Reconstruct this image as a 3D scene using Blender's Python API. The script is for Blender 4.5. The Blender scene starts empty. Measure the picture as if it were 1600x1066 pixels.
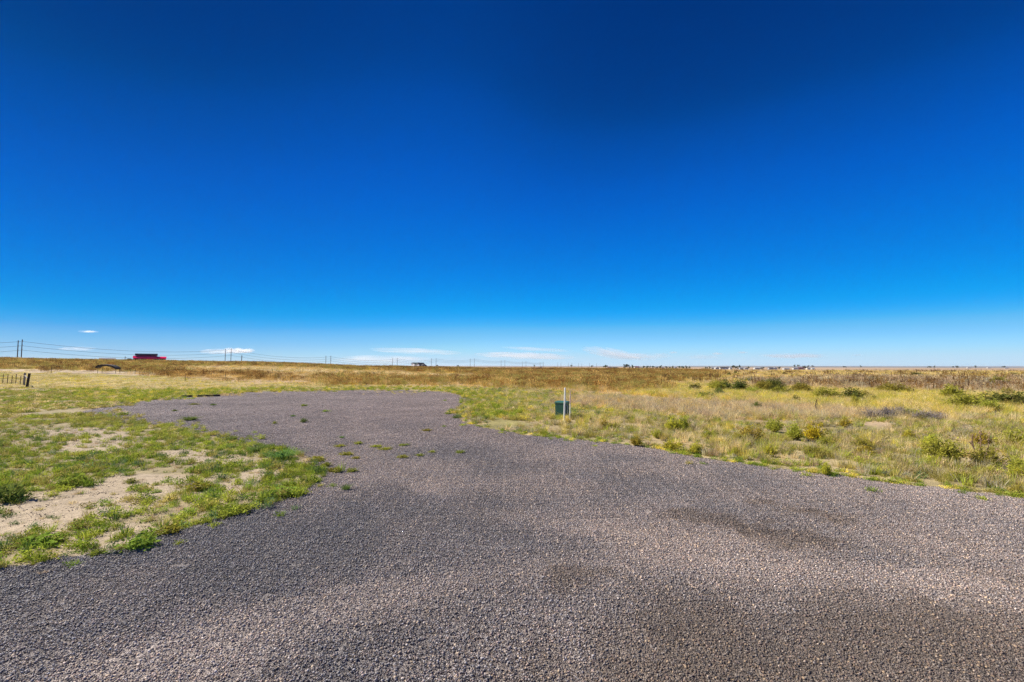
import bpy, math, random
import numpy as np
from mathutils import Vector, Euler, Matrix

scene = bpy.context.scene
COL = scene.collection
R = math.radians
rng = np.random.default_rng(7)
random.seed(7)

# ------------------------------------------------------------------ camera
F = 760.0                       # focal length in pixels of the 1600 px wide photo
CAMZ = 1.8
PITCH, ROLL = R(3.0), R(0.15)
cam_data = bpy.data.cameras.new('camera')
cam_data.sensor_width = 36.0
cam_data.lens = F / 1600.0 * 36.0
cam_data.clip_start = 0.05
cam_data.clip_end = 200000.0
cam = bpy.data.objects.new('camera', cam_data)
COL.objects.link(cam)
cam.matrix_world = (Matrix.Translation((0, 0, CAMZ)) @ Matrix.Rotation(R(90) + PITCH, 4, 'X')
                    @ Matrix.Rotation(ROLL, 4, 'Z'))
scene.camera = cam

# ------------------------------------------------------------------ sky, sun, exposure
SUN_AZ, SUN_EL = R(-70), R(40)
EXPOSURE = 0.7
sdir = Vector((math.sin(SUN_AZ) * math.cos(SUN_EL), math.cos(SUN_AZ) * math.cos(SUN_EL), math.sin(SUN_EL)))
world = bpy.data.worlds.new("World")
scene.world = world
world.use_nodes = True
wn, wl = world.node_tree.nodes, world.node_tree.links
wn.clear()
w_out = wn.new('ShaderNodeOutputWorld')
w_bg = wn.new('ShaderNodeBackground')
sky = wn.new('ShaderNodeTexSky')
sky.sky_type = 'NISHITA'
sky.sun_disc = False
sky.sun_elevation = SUN_EL
sky.sun_rotation = SUN_AZ
sky.altitude = 3000
sky.air_density = 1.0
sky.dust_density = 0.5
sky.ozone_density = 10.0
w_bg.inputs['Strength'].default_value = 0.1
# deep polarised blue: each channel of the physical sky through its own contrast curve
SKY_RAW = [(.47, 1.11, 2.91), (.54, 1.29, 3.34), (.71, 1.67, 4.19), (.97, 2.28, 5.35), (1.2, 2.75, 6.1), (1.53, 3.37, 6.83), (1.88, 3.85, 7.1),
           (2.12, 4.2, 7.3), (2.64, 4.88, 7.55), (3.3, 5.4, 7.7), (4.3, 5.9, 7.9)]
SKY_WANT = [(.000, .044, .260), (.000, .070, .40), (.000, .122, .62), (.000, .20, .76), (.000, .26, .83), (.002, .35, .90), (.05, .415, .93),
            (.12, .485, .94), (.23, .59, .94), (.36, .68, .94), (.50, .73, .95)]
w_tc = wn.new('ShaderNodeTexCoord'); w_fl = wn.new('ShaderNodeVectorMath'); w_fl.operation = 'MULTIPLY'
w_fl.inputs[1].default_value = (1, 1, 0)
w_no = wn.new('ShaderNodeVectorMath'); w_no.operation = 'NORMALIZE'
w_dt = wn.new('ShaderNodeVectorMath'); w_dt.operation = 'DOT_PRODUCT'
w_dt.inputs[1].default_value = (math.sin(SUN_AZ), math.cos(SUN_AZ), 0)
w_mr = wn.new('ShaderNodeMapRange'); w_mr.interpolation_type = 'SMOOTHSTEP'
w_mr.inputs['From Min'].default_value = .35; w_mr.inputs['From Max'].default_value = 1.05
w_mr.inputs['To Min'].default_value = 1.0; w_mr.inputs['To Max'].default_value = .58
w_sc = wn.new('ShaderNodeVectorMath'); w_sc.operation = 'SCALE'
wl.new(w_tc.outputs['Generated'], w_fl.inputs[0]); wl.new(w_fl.outputs[0], w_no.inputs[0]); wl.new(w_no.outputs[0], w_dt.inputs[0])
wl.new(w_dt.outputs['Value'], w_mr.inputs['Value']); wl.new(w_mr.outputs[0], w_sc.inputs['Scale'])
w_d3 = wn.new('ShaderNodeVectorMath'); w_d3.operation = 'DOT_PRODUCT'; w_d3.inputs[1].default_value = sdir
w_ab = wn.new('ShaderNodeMath'); w_ab.operation = 'ABSOLUTE'
w_m2 = wn.new('ShaderNodeMapRange'); w_m2.interpolation_type = 'SMOOTHERSTEP'
w_m2.inputs['From Max'].default_value = .6; w_m2.inputs['To Min'].default_value = 1.22; w_m2.inputs['To Max'].default_value = 1.02
w_s2 = wn.new('ShaderNodeVectorMath'); w_s2.operation = 'SCALE'
wl.new(w_tc.outputs['Generated'], w_d3.inputs[0]); wl.new(w_d3.outputs['Value'], w_ab.inputs[0]); wl.new(w_ab.outputs[0], w_m2.inputs['Value'])
wl.new(sky.outputs[0], w_s2.inputs[0]); wl.new(w_m2.outputs[0], w_s2.inputs['Scale']); wl.new(w_s2.outputs[0], w_sc.inputs[0])
w_sp = wn.new('ShaderNodeSeparateColor'); w_cb = wn.new('ShaderNodeCombineColor'); w_up = wn.new('ShaderNodeVectorMath'); w_up.operation = 'SCALE'
wl.new(w_sc.outputs[0], w_sp.inputs[0])
for ch in range(3):
    dv = wn.new('ShaderNodeMath'); dv.operation = 'DIVIDE'; dv.inputs[1].default_value = 8.0
    fc = wn.new('ShaderNodeFloatCurve')
    cv = fc.mapping.curves[0]
    pts = [(0, 0)] + [(SKY_RAW[i][ch] / 8.0, SKY_WANT[i][ch]) for i in range(len(SKY_RAW))] + [(1.0, SKY_WANT[-1][ch] * 1.03)]
    cv.points[0].location = pts[0]; cv.points[1].location = pts[-1]
    for p in pts[1:-1]:
        cv.points.new(*p)
    for p in cv.points:
        p.handle_type = 'AUTO_CLAMPED'
    fc.mapping.update()
    wl.new(w_sp.outputs[ch], dv.inputs[0]); wl.new(dv.outputs[0], fc.inputs['Value']); wl.new(fc.outputs[0], w_cb.inputs[ch])
w_up.inputs['Scale'].default_value = 10.0 / (2 ** EXPOSURE)
wl.new(w_cb.outputs[0], w_up.inputs[0])
wl.new(w_up.outputs[0], w_bg.inputs[0])
wl.new(w_bg.outputs[0], w_out.inputs[0])

sun_data = bpy.data.lights.new('sun', 'SUN')
sun_data.energy = 4.7
sun_data.angle = R(0.5)
sun_data.color = (1.0, 0.95, 0.85)
sun = bpy.data.objects.new('sun', sun_data)
COL.objects.link(sun)
sdir = Vector((math.sin(SUN_AZ) * math.cos(SUN_EL), math.cos(SUN_AZ) * math.cos(SUN_EL), math.sin(SUN_EL)))
sun.rotation_euler = sdir.to_track_quat('Z', 'Y').to_euler()
sun.location = sdir * 50

scene.view_settings.view_transform = 'Standard'
scene.view_settings.look = 'None'
scene.view_settings.gamma = 1.0
scene.view_settings.use_curve_mapping = False
scene.view_settings.exposure = EXPOSURE
scene.cycles.max_bounces = 8
scene.cycles.diffuse_bounces = 2
scene.cycles.glossy_bounces = 2
scene.cycles.transmission_bounces = 4
scene.cycles.transparent_max_bounces = 8
scene.cycles.volume_bounces = 6
scene.cycles.use_denoising = True
scene.cycles.denoising_prefilter = 'NONE'
scene.cycles.denoiser = 'OPENIMAGEDENOISE'
scene.cycles.denoising_input_passes = 'RGB_ALBEDO_NORMAL'

# ------------------------------------------------------------------ numpy helpers
def _hash(ix, iy, seed):
    n = (ix.astype(np.int64) * 374761393 + iy.astype(np.int64) * 668265263 + seed * 1442695041) & 0x7fffffff
    n = ((n ^ (n >> 13)) * 1274126177) & 0x7fffffff
    n = (n ^ (n >> 16)) & 0xffff
    return n / 65535.0

def vnoise(x, y, s, seed=0):
    x = np.asarray(x, float) / s + 1000.37
    y = np.asarray(y, float) / s + 1000.71
    ix, iy = np.floor(x), np.floor(y)
    fx, fy = x - ix, y - iy
    fx = fx * fx * (3 - 2 * fx); fy = fy * fy * (3 - 2 * fy)
    a = _hash(ix, iy, seed); b = _hash(ix + 1, iy, seed)
    c = _hash(ix, iy + 1, seed); d = _hash(ix + 1, iy + 1, seed)
    return (a * (1 - fx) + b * fx) * (1 - fy) + (c * (1 - fx) + d * fx) * fy

def fbm(x, y, s, seed=0, octs=4, gain=0.5):
    t, amp, tot = 0, 1.0, 0
    for k in range(octs):
        ca, sa = math.cos(k * 1.1), math.sin(k * 1.1)
        t = t + amp * vnoise(x * ca - y * sa, x * sa + y * ca, s / 2 ** k, seed + 17 * k)
        tot += amp; amp *= gain
    return t / tot

def sstep(a, b, x):
    t = np.clip((x - a) / (b - a), 0, 1)
    return t * t * (3 - 2 * t)

def sdf_poly(x, y, poly):
    """signed distance, negative inside"""
    x = np.asarray(x, float); y = np.asarray(y, float)
    best = np.full(x.shape, 1e18); inside = np.zeros(x.shape, bool)
    n = len(poly)
    for i in range(n):
        x0, y0 = poly[i]; x1, y1 = poly[(i + 1) % n]
        dx, dy = x1 - x0, y1 - y0
        L = dx * dx + dy * dy + 1e-12
        t = np.clip(((x - x0) * dx + (y - y0) * dy) / L, 0, 1)
        d = (x - x0 - t * dx) ** 2 + (y - y0 - t * dy) ** 2
        best = np.minimum(best, d)
        if abs(y1 - y0) > 1e-12:
            c = ((y0 > y) != (y1 > y)) & (x < (x1 - x0) * (y - y0) / (y1 - y0) + x0)
            inside ^= c
    d = np.sqrt(best)
    return np.where(inside, -d, d)

# ------------------------------------------------------------------ the lie of the land
CREST = np.array([(-400, 14), (0, 12.3), (200, 8.8), (300, 7.8), (400, 6.8), (480, 4.2), (560, 0.6),
                  (640, -2.6), (760, -5.0), (900, -5.5), (1100, -6.5), (2000, -6.5)], float)

def H0(x, y):
    """height of the open land (driveway level = 0)"""
    x = np.asarray(x, float); y = np.asarray(y, float)
    yy = np.maximum(y, 5.0)
    px = 800 + F * np.clip(x / yy, -1.5, 1.3)
    a = np.interp(px, CREST[:, 0], CREST[:, 1])
    hc = np.maximum(CAMZ + 150 * a / F - 0.55, 0.0)
    t = np.clip((y - 40) / 110.0, 0, 1)
    near = hc * (t * (1 - t) * 0.35 + t)
    h = near
    t2 = sstep(230, 700, y)
    far = -1.9 + 3.2 * sstep(1400, 5000, y) + 3.0 * sstep(5000, 9000, y) - 12 * sstep(9000, 13000, y) - 1.5
    h = h * (1 - t2) + far * t2
    h = h + (fbm(x, y, 18, 3, 3) - .5) * 0.35 * sstep(45, 90, y) * (1 - sstep(300, 900, y))
    h = h + (fbm(x, y, 700, 5, 3) - .5) * 5.0 * sstep(1800, 5000, y)
    return h

def ray(px, py):
    u0, v0 = (px - 800) / F, (533 - py) / F
    c, s = math.cos(ROLL), math.sin(ROLL)
    u, v = u0 * c - v0 * s, u0 * s + v0 * c
    return (u, math.cos(PITCH) - v * math.sin(PITCH), math.sin(PITCH) + v * math.cos(PITCH))

def at_depth(px, py, Y):
    d = ray(px, py); t = Y / d[1]
    return Vector((d[0] * t, Y, CAMZ + d[2] * t))

_T = 2.0 * (400 ** (np.linspace(0, 1, 4000)))
def ground(px, py):
    """where the line of sight meets the land"""
    d = ray(px, py)
    X, Y, Z = d[0] * _T, d[1] * _T, CAMZ + d[2] * _T
    hit = np.nonzero(Z < H0(X, Y))[0]
    if len(hit) == 0:
        return Vector((float(d[0] / d[1] * 400), 400.0, float(H0(d[0] / d[1] * 400, 400.0))))
    i = hit[0]
    return Vector((float(X[i]), float(Y[i]), float(H0(X[i], Y[i]))))

def gp(pts):
    return [tuple(ground(*p)[:2]) for p in pts]

# driveway outline: traced edge on the ground, carried on past the frame
drive_poly = ([(-60, -50), (-13, -4)] +
    gp([(0, 887), (100, 875), (200, 858), (300, 826), (380, 804), (470, 778), (502, 752), (520, 735), (490, 716),
        (440, 700), (370, 686), (300, 670), (240, 662), (165, 655), (130, 645), (170, 632), (270, 620), (400, 612), (520, 610), (620, 609.5),
        (695, 613), (722, 620), (722, 632), (700, 646), (722, 661), (770, 674), (850, 684), (1000, 700), (1100, 717),
        (1200, 732), (1300, 745), (1400, 757), (1500, 768), (1600, 782)]) +
    [(12, 2.0), (24, -8), (60, -50)])
soil_poly = [gp(p) for p in (
    [(-30, 800), (90, 770), (180, 742), (290, 740), (330, 752), (420, 728), (440, 742), (380, 768), (250, 772), (180, 800), (90, 822), (-30, 840)],
    [(40, 690), (70, 670), (160, 668), (190, 684), (160, 708), (110, 700)],
    [(262, 728), (290, 706), (370, 712), (420, 712), (430, 728), (330, 735)],
    [(150, 838), (190, 822), (215, 838), (180, 852)])]

def drive_sd(x, y):
    w = (fbm(x, y, 1.6, 31, 3) - .5)
    far = sstep(8, 30, y)
    return sdf_poly(x, y, drive_poly) + w * (0.25 + 1.0 * far)

def Hdrive(x, y):
    return ((fbm(x, y, 3.5, 11, 2) - .5) * 0.07 * sstep(60, 30, np.hypot(x, y)) + (vnoise(x, y, .9, 12) - .5) * 0.014)

def H(x, y, sd=None):
    """height of the ground surface with the driveway bed let into it"""
    if sd is None:
        sd = drive_sd(x, y)
    m = sstep(-0.35, 0.30, sd)
    h = H0(x, y) + Hdrive(x, y)
    bumps = (fbm(x, y, 0.8, 21, 3) - .5) * 0.07
    return h + m * (0.02 + bumps + 0.03) - 0.05

# ------------------------------------------------------------------ zones of the land
def band(top, bottom):
    return gp(top + bottom[::-1])
Z = {}
Z['far'] = None
ZONES = [  # name, polygon, ground colour, edge warp
    ('right_near', gp([(700, 603), (860, 611), (1100, 632), (1800, 650), (1800, 1000), (700, 680)]), (.40, .31, .17), 1.2),
    ('right_tan', band([(900, 617), (1080, 627), (1200, 632), (1340, 640), (1470, 650), (1800, 658)],
                       [(900, 628), (960, 640), (1080, 650), (1200, 655), (1340, 660), (1470, 668), (1800, 676)]), (.46, .34, .21), 2.0),
    ('right_yellow', band([(1000, 606), (1060, 602), (1120, 603), (1200, 605), (1300, 611), (1400, 611), (1500, 616), (1800, 626)],
                          [(960, 618), (1080, 627), (1120, 628), (1200, 632), (1340, 640), (1470, 650), (1600, 655), (1800, 658)]), (.42, .35, .12), 2.5),
    ('right_stalks', band([(1170, 597), (1320, 591), (1450, 591), (1800, 596)],
                          [(1170, 604), (1320, 610), (1450, 613), (1800, 625)]), (.42, .31, .16), 3.0),
    ('right_field', band([(1060, 577.5), (1300, 577.5), (1800, 578.5)],
                         [(1060, 603), (1170, 598), (1320, 592), (1800, 597)]), (.50, .36, .16), 5.0),
    ('brown', gp([(540, 600), (640, 599), (700, 601), (800, 607), (900, 616), (960, 614), (1030, 606), (1090, 594), (1110, 580),
                  (1000, 577.8), (860, 577.2), (700, 576.5), (620, 576), (560, 580), (540, 590)]), (.30, .18, .07), 6.0),
    ('straw', gp([(540, 579), (640, 581), (760, 586.5), (800, 590), (745, 594), (660, 593), (540, 590)]), (.52, .38, .18), 4.0),
    ('green_strip', band([(-100, 610), (130, 607), (280, 610), (400, 606), (600, 604.5), (720, 607), (760, 615), (800, 640), (860, 665)],
                         [(-100, 640), (130, 640), (200, 632), (400, 613), (600, 611), (690, 614), (725, 622), (715, 650), (760, 680)]), (.34, .29, .12), 1.2),
    ('left_yellow', band([(-200, 585), (100, 586), (250, 592), (400, 598), (560, 601), (720, 604)],
                         [(-200, 606), (130, 608), (280, 610), (400, 607), (600, 605.5), (720, 607)]), (.38, .30, .12), 2.0),
    ('left_weeds', gp([(-300, 604), (60, 606), (130, 612), (190, 632), (160, 655), (300, 672), (440, 698), (540, 730), (480, 790), (300, 840), (0, 900), (-300, 1000)]), (.34, .27, .16), 0.6),
]
for k, p in enumerate(soil_poly):
    ZONES.append(('bare_soil', p, (.41, .325, .225), 0.9))
ZCOL = {'tan_strip': (.47, .33, .19), 'left_brown': (.38, .25, .10), 'left_straw': (.52, .39, .18),
        'left_crest': (.38, .27, .11), 'pale_strip': (.46, .36, .25), 'far': (.42, .29, .17)}
NAMES = ['far', 'tan_strip', 'left_brown', 'left_straw', 'left_crest', 'pale_strip'] + sorted({z[0] for z in ZONES})
ZI = {n: i for i, n in enumerate(NAMES)}
for n, _p, c, _w in ZONES:
    ZCOL[n] = c

def zone_of(x, y):
    x = np.asarray(x, float); y = np.asarray(y, float)
    z = np.zeros(x.shape, int)
    u = x / np.maximum(y, 1)
    wob = (fbm(x, y * 2, 30, 77, 3) - .5) * 14
    left = (u < -0.12) & (y > 30)
    # strips that run across the slope, by distance; they sit nearer in the middle than on the far left
    c = sstep(-0.9, -0.55, u)
    e2 = 60 * (1 - c) + 52 * c; e3 = 71 * (1 - c) + 66 * c; e4 = 73 * (1 - c) + 106 * c
    yw = y + wob * .28
    z = np.where(left, ZI['left_crest'], z)
    z = np.where(left & (yw < e4), np.where(u < -.68, ZI['left_crest'], ZI['left_straw']), z)
    z = np.where(left & (yw < e3), np.where(u < -.72, ZI['pale_strip'], ZI['left_brown']), z)
    z = np.where(left & (yw < e2), np.where(u < -.66, ZI['left_yellow'], ZI['tan_strip']), z)
    z = np.where(y > 420, ZI['far'], z)
    for n, poly, c_, w in ZONES:
        xs = [p[0] for p in poly]; ys = [p[1] for p in poly]
        m = (x > min(xs) - 8) & (x < max(xs) + 8) & (y > min(ys) - 8) & (y < max(ys) + 8)
        if not m.any():
            continue
        xm, ym = x[m], y[m]
        sd = sdf_poly(xm, ym, poly) + (fbm(xm, ym, 2.5 + w, 90, 3) - .5) * 2.2 * w
        zm = z[m]; zm[sd < 0] = ZI[n]; z[m] = zm
    return z

# ------------------------------------------------------------------ node helpers
def new_mat(name):
    m = bpy.data.materials.new(name); m.use_nodes = True
    nt = m.node_tree; nt.nodes.clear()
    out = nt.nodes.new('ShaderNodeOutputMaterial')
    return m, nt, out

def N(nt, t, **kw):
    n = nt.nodes.new(t)
    for k, v in kw.items():
        setattr(n, k, v)
    return n

def paint(name, col, rough=.6, var=.12, scale=3.0, metal=0.0, bump=0.0, spec=.3):
    m, nt, out = new_mat(name)
    b = N(nt, 'ShaderNodeBsdfPrincipled')
    b.inputs['Roughness'].default_value = rough
    b.inputs['Metallic'].default_value = metal
    b.inputs['Specular IOR Level'].default_value = spec
    tc = N(nt, 'ShaderNodeTexCoord'); no = N(nt, 'ShaderNodeTexNoise')
    no.inputs['Scale'].default_value = scale; no.inputs['Detail'].default_value = 5
    nt.links.new(tc.outputs['Object'], no.inputs['Vector'])
    mr = N(nt, 'ShaderNodeMapRange')
    mr.inputs['From Min'].default_value = .3; mr.inputs['From Max'].default_value = .7
    mr.inputs['To Min'].default_value = 1 - var; mr.inputs['To Max'].default_value = 1 + var
    nt.links.new(no.outputs['Fac'], mr.inputs['Value'])
    mx = N(nt, 'ShaderNodeVectorMath', operation='SCALE')
    mx.inputs[0].default_value = col
    nt.links.new(mr.outputs[0], mx.inputs['Scale'])
    nt.links.new(mx.outputs[0], b.inputs['Base Color'])
    if bump:
        bp = N(nt, 'ShaderNodeBump'); bp.inputs['Strength'].default_value = bump
        nt.links.new(no.outputs['Fac'], bp.inputs['Height']); nt.links.new(bp.outputs[0], b.inputs['Normal'])
    nt.links.new(b.outputs[0], out.inputs[0])
    return m

def foliage_mat(name, instanced, col=(.1, .1, .05), trans=.35, rand=.25):
    """leaf material: colour from the instance (or the plant), varied leaf by leaf with the 'v' attribute"""
    m, nt, out = new_mat(name)
    L = nt.links
    if instanced:
        at = N(nt, 'ShaderNodeAttribute', attribute_name='col', attribute_type='INSTANCER')
        base = at.outputs['Color']
    else:
        oi = N(nt, 'ShaderNodeObjectInfo')
        hs = N(nt, 'ShaderNodeHueSaturation'); hs.inputs['Color'].default_value = (*col, 1)
        mr0 = N(nt, 'ShaderNodeMapRange'); mr0.inputs['To Min'].default_value = 1 - rand; mr0.inputs['To Max'].default_value = 1 + rand
        mr1 = N(nt, 'ShaderNodeMapRange'); mr1.inputs['To Min'].default_value = .5 - .035; mr1.inputs['To Max'].default_value = .5 + .02
        L.new(oi.outputs['Random'], mr0.inputs['Value']); L.new(oi.outputs['Random'], mr1.inputs['Value'])
        L.new(mr0.outputs[0], hs.inputs['Value']); L.new(mr1.outputs[0], hs.inputs['Hue'])
        base = hs.outputs[0]
    av = N(nt, 'ShaderNodeAttribute', attribute_name='v')
    mr = N(nt, 'ShaderNodeMapRange'); mr.inputs['To Min'].default_value = .62; mr.inputs['To Max'].default_value = 1.4
    L.new(av.outputs['Fac'], mr.inputs['Value'])
    sc = N(nt, 'ShaderNodeVectorMath', operation='SCALE')
    L.new(base, sc.inputs[0]); L.new(mr.outputs[0], sc.inputs['Scale'])
    d = N(nt, 'ShaderNodeBsdfDiffuse'); t = N(nt, 'ShaderNodeBsdfTranslucent'); mx = N(nt, 'ShaderNodeMixShader')
    mx.inputs[0].default_value = trans
    L.new(sc.outputs[0], d.inputs['Color']); L.new(sc.outputs[0], t.inputs['Color'])
    L.new(d.outputs[0], mx.inputs[1]); L.new(t.outputs[0], mx.inputs[2]); L.new(mx.outputs[0], out.inputs[0])
    return m

# ------------------------------------------------------------------ mesh helpers
def np_mesh(name, verts, faces_flat, loop_total, attrs=None, smooth=False, face_cols=None):
    me = bpy.data.meshes.new(name)
    verts = np.asarray(verts, np.float32); faces_flat = np.asarray(faces_flat, np.int32); loop_total = np.asarray(loop_total, np.int32)
    me.vertices.add(len(verts)); me.vertices.foreach_set('co', verts.ravel())
    me.loops.add(len(faces_flat)); me.loops.foreach_set('vertex_index', faces_flat)
    me.polygons.add(len(loop_total))
    ls = np.concatenate([[0], np.cumsum(loop_total)[:-1]]).astype(np.int32)
    me.polygons.foreach_set('loop_start', ls); me.polygons.foreach_set('loop_total', loop_total)
    if smooth:
        me.polygons.foreach_set('use_smooth', np.ones(len(loop_total), bool))
    for k, a in (attrs or {}).items():
        a = np.asarray(a, np.float32)
        if a.ndim == 2 and a.shape[1] == 4:
            at = me.attributes.new(k, 'FLOAT_COLOR', 'POINT'); at.data.foreach_set('color', a.ravel())
        elif a.ndim == 2:
            at = me.attributes.new(k, 'FLOAT_VECTOR', 'POINT'); at.data.foreach_set('vector', a.ravel())
        else:
            at = me.attributes.new(k, 'FLOAT', 'POINT'); at.data.foreach_set('value', a)
    me.update(calc_edges=True)
    return me

class MB:
    """collects simple solids and builds them as one mesh"""
    def __init__(self): self.v, self.f = [], []
    def add(self, vs, fs):
        o = len(self.v); self.v += [tuple(p) for p in vs]; self.f += [tuple(i + o for i in q) for q in fs]
        return self
    def box(self, x0, x1, y0, y1, z0, z1, taper=0):
        t = taper
        return self.add([(x0, y0, z0), (x1, y0, z0), (x1, y1, z0), (x0, y1, z0),
                         (x0 + t, y0 + t, z1), (x1 - t, y0 + t, z1), (x1 - t, y1 - t, z1), (x0 + t, y1 - t, z1)],
                        [(3, 2, 1, 0), (4, 5, 6, 7), (0, 1, 5, 4), (1, 2, 6, 5), (2, 3, 7, 6), (3, 0, 4, 7)])
    def tube(self, pts, rad, n=8, cap=True):
        pts = [Vector(p) for p in pts]
        if not hasattr(rad, '__len__'): rad = [rad] * len(pts)
        o = len(self.v); k = len(pts)
        for i, p in enumerate(pts):
            d = (pts[min(i + 1, k - 1)] - pts[max(i - 1, 0)]).normalized()
            ref = Vector((0, 0, 1)) if abs(d.z) < .9 else Vector((1, 0, 0))
            a = d.cross(ref).normalized(); b = d.cross(a)
            for j in range(n):
                t = 2 * math.pi * j / n
                self.v.append(tuple(p + a * math.cos(t) * rad[i] + b * math.sin(t) * rad[i]))
        for i in range(k - 1):
            for j in range(n):
                self.f.append((o + i * n + j, o + i * n + (j + 1) % n, o + (i + 1) * n + (j + 1) % n, o + (i + 1) * n + j))
        if cap:
            self.f.append(tuple(o + j for j in range(n))[::-1]); self.f.append(tuple(o + (k - 1) * n + j for j in range(n)))
        return self
    def prism(self, prof, x0, x1):
        """profile in (y,z) run from x0 to x1"""
        n = len(prof)
        return self.add([(x0, p[0], p[1]) for p in prof] + [(x1, p[0], p[1]) for p in prof],
                        [tuple(range(n)), tuple(range(2 * n - 1, n - 1, -1))] +
                        [(i, i + n, (i + 1) % n + n, (i + 1) % n) for i in range(n)])
    def build(self, name, mat, parent=None, bevel=0):
        me = bpy.data.meshes.new(name); me.from_pydata(self.v, [], self.f); me.update()
        import bmesh
        bm = bmesh.new(); bm.from_mesh(me); bmesh.ops.recalc_face_normals(bm, faces=bm.faces)
        if bevel:
            bmesh.ops.bevel(bm, geom=bm.edges[:], offset=bevel, segments=2, affect='EDGES', profile=.6)
        bm.to_mesh(me); bm.free()
        me.materials.append(mat)
        o = bpy.data.objects.new(name, me); COL.objects.link(o)
        if parent: o.parent = parent
        return o

def tag(o, label=None, cat=None, group=None, kind=None):
    if label: o['label'] = label
    if cat: o['category'] = cat
    if group: o['group'] = group
    if kind: o['kind'] = kind
    return o

def empty(name, loc, rz=0.0, label=None, cat=None, group=None, ry=0.0):
    o = bpy.data.objects.new(name, None); o.empty_display_size = .3
    COL.objects.link(o); o.location = loc; o.rotation_euler = (0, ry, rz)
    return tag(o, label, cat, group)

def copy_tree(o, parent=None):
    c = o.copy(); COL.objects.link(c); c.parent = parent
    for ch in list(o.children): copy_tree(ch, c)
    return c

# ------------------------------------------------------------------ ground
def sinh_axis(lo, hi, a, n, c=0.0):
    t0, t1 = math.asinh((lo - c) / a), math.asinh((hi - c) / a)
    return c + a * np.sinh(np.linspace(t0, t1, n))

def grid_mesh(name, xs, ys, hfun, keep=None):
    gx, gy = np.meshgrid(xs, ys)
    x, y = gx.ravel(), gy.ravel()
    z, cols = hfun(x, y)
    nx, ny = len(xs), len(ys)
    i = (np.arange(ny - 1)[:, None] * nx + np.arange(nx - 1)[None, :]).ravel()
    q = np.stack([i, i + 1, i + nx + 1, i + nx], 1)
    if keep is not None:
        kp = keep(x, y); q = q[kp[q].any(1)]
        used = np.zeros(len(x), bool); used[q.ravel()] = True
        remap = np.cumsum(used) - 1
        x, y, z, cols = x[used], y[used], z[used], cols[used]; q = remap[q]
    v = np.stack([x, y, z], 1)
    return np_mesh(name, v, q.ravel(), np.full(len(q), 4), {'tint': np.c_[cols, np.ones(len(cols))]}, smooth=True)

def land(x, y):
    sd = drive_sd(x, y)
    z = H(x, y, sd)
    zi = zone_of(x, y)
    pal = np.array([ZCOL[n] for n in NAMES])
    c = pal[zi]
    # mottling of the ground cover itself, broad and fine
    n1 = fbm(x, y, 5, 41, 4)[:, None]; n2 = fbm(x, y * 3, 60, 42, 4)[:, None]; n3 = fbm(x, y, 1.2, 43, 3)[:, None]
    nf = fbm(x, y * 4, 900, 48, 4)[:, None]
    c = c * (0.72 + .56 * n1) * (.75 + .5 * n2)
    mix = sstep(.5, .75, n3)
    grn = ((zi == ZI['right_near']) | (zi == ZI['left_weeds']) | (zi == ZI['green_strip']) | (zi == ZI['right_yellow']))[:, None]
    c = np.where(grn, c * (1 - .35 * mix) + np.array([.13, .14, .05]) * .35 * mix, c)
    farm = sstep(500, 1500, y)[:, None]
    c = c * (1 - farm) + farm * (np.array([.43, .30, .185]) * (.55 + .9 * nf))
    vf = sstep(2600, 6500, y)[:, None] * sstep(.35, .5, nf)
    c = c * (1 - .7 * vf) + .7 * vf * np.array([.10, .12, .10])
    return z, np.clip(c, 0.01, .8)

xs = sinh_axis(-26000, 26000, 6.0, 880)
ys = sinh_axis(-3000, 30000, 6.0, 760, c=6.0)
me = grid_mesh('ground', xs, ys, land)
m, nt, out = new_mat('ground_soil')
b = N(nt, 'ShaderNodeBsdfPrincipled'); b.inputs['Roughness'].default_value = .95; b.inputs['Specular IOR Level'].default_value = .1
at = N(nt, 'ShaderNodeAttribute', attribute_name='tint')
geo = N(nt, 'ShaderNodeNewGeometry')
n1 = N(nt, 'ShaderNodeTexNoise'); n1.inputs['Scale'].default_value = 9; n1.inputs['Detail'].default_value = 8; n1.inputs['Roughness'].default_value = .7
n2 = N(nt, 'ShaderNodeTexNoise'); n2.inputs['Scale'].default_value = .6; n2.inputs['Detail'].default_value = 8; n2.inputs['Roughness'].default_value = .75
nt.links.new(geo.outputs['Position'], n1.inputs['Vector']); nt.links.new(geo.outputs['Position'], n2.inputs['Vector'])
ad = N(nt, 'ShaderNodeMath', operation='ADD'); nt.links.new(n1.outputs['Fac'], ad.inputs[0]); nt.links.new(n2.outputs['Fac'], ad.inputs[1])
mr = N(nt, 'ShaderNodeMapRange'); mr.inputs['From Min'].default_value = .7; mr.inputs['From Max'].default_value = 1.3
mr.inputs['To Min'].default_value = .6; mr.inputs['To Max'].default_value = 1.35
nt.links.new(ad.outputs[0], mr.inputs['Value'])
sc = N(nt, 'ShaderNodeVectorMath', operation='SCALE'); nt.links.new(at.outputs['Color'], sc.inputs[0]); nt.links.new(mr.outputs[0], sc.inputs['Scale'])
nt.links.new(sc.outputs[0], b.inputs['Base Color'])
bp = N(nt, 'ShaderNodeBump'); bp.inputs['Strength'].default_value = .8; bp.inputs['Distance'].default_value = .04
nt.links.new(n1.outputs['Fac'], bp.inputs['Height']); nt.links.new(bp.outputs[0], b.inputs['Normal'])
nt.links.new(b.outputs[0], out.inputs[0])
me.materials.append(m)
g = bpy.data.objects.new('ground', me); COL.objects.link(g); tag(g, kind='structure')

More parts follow.
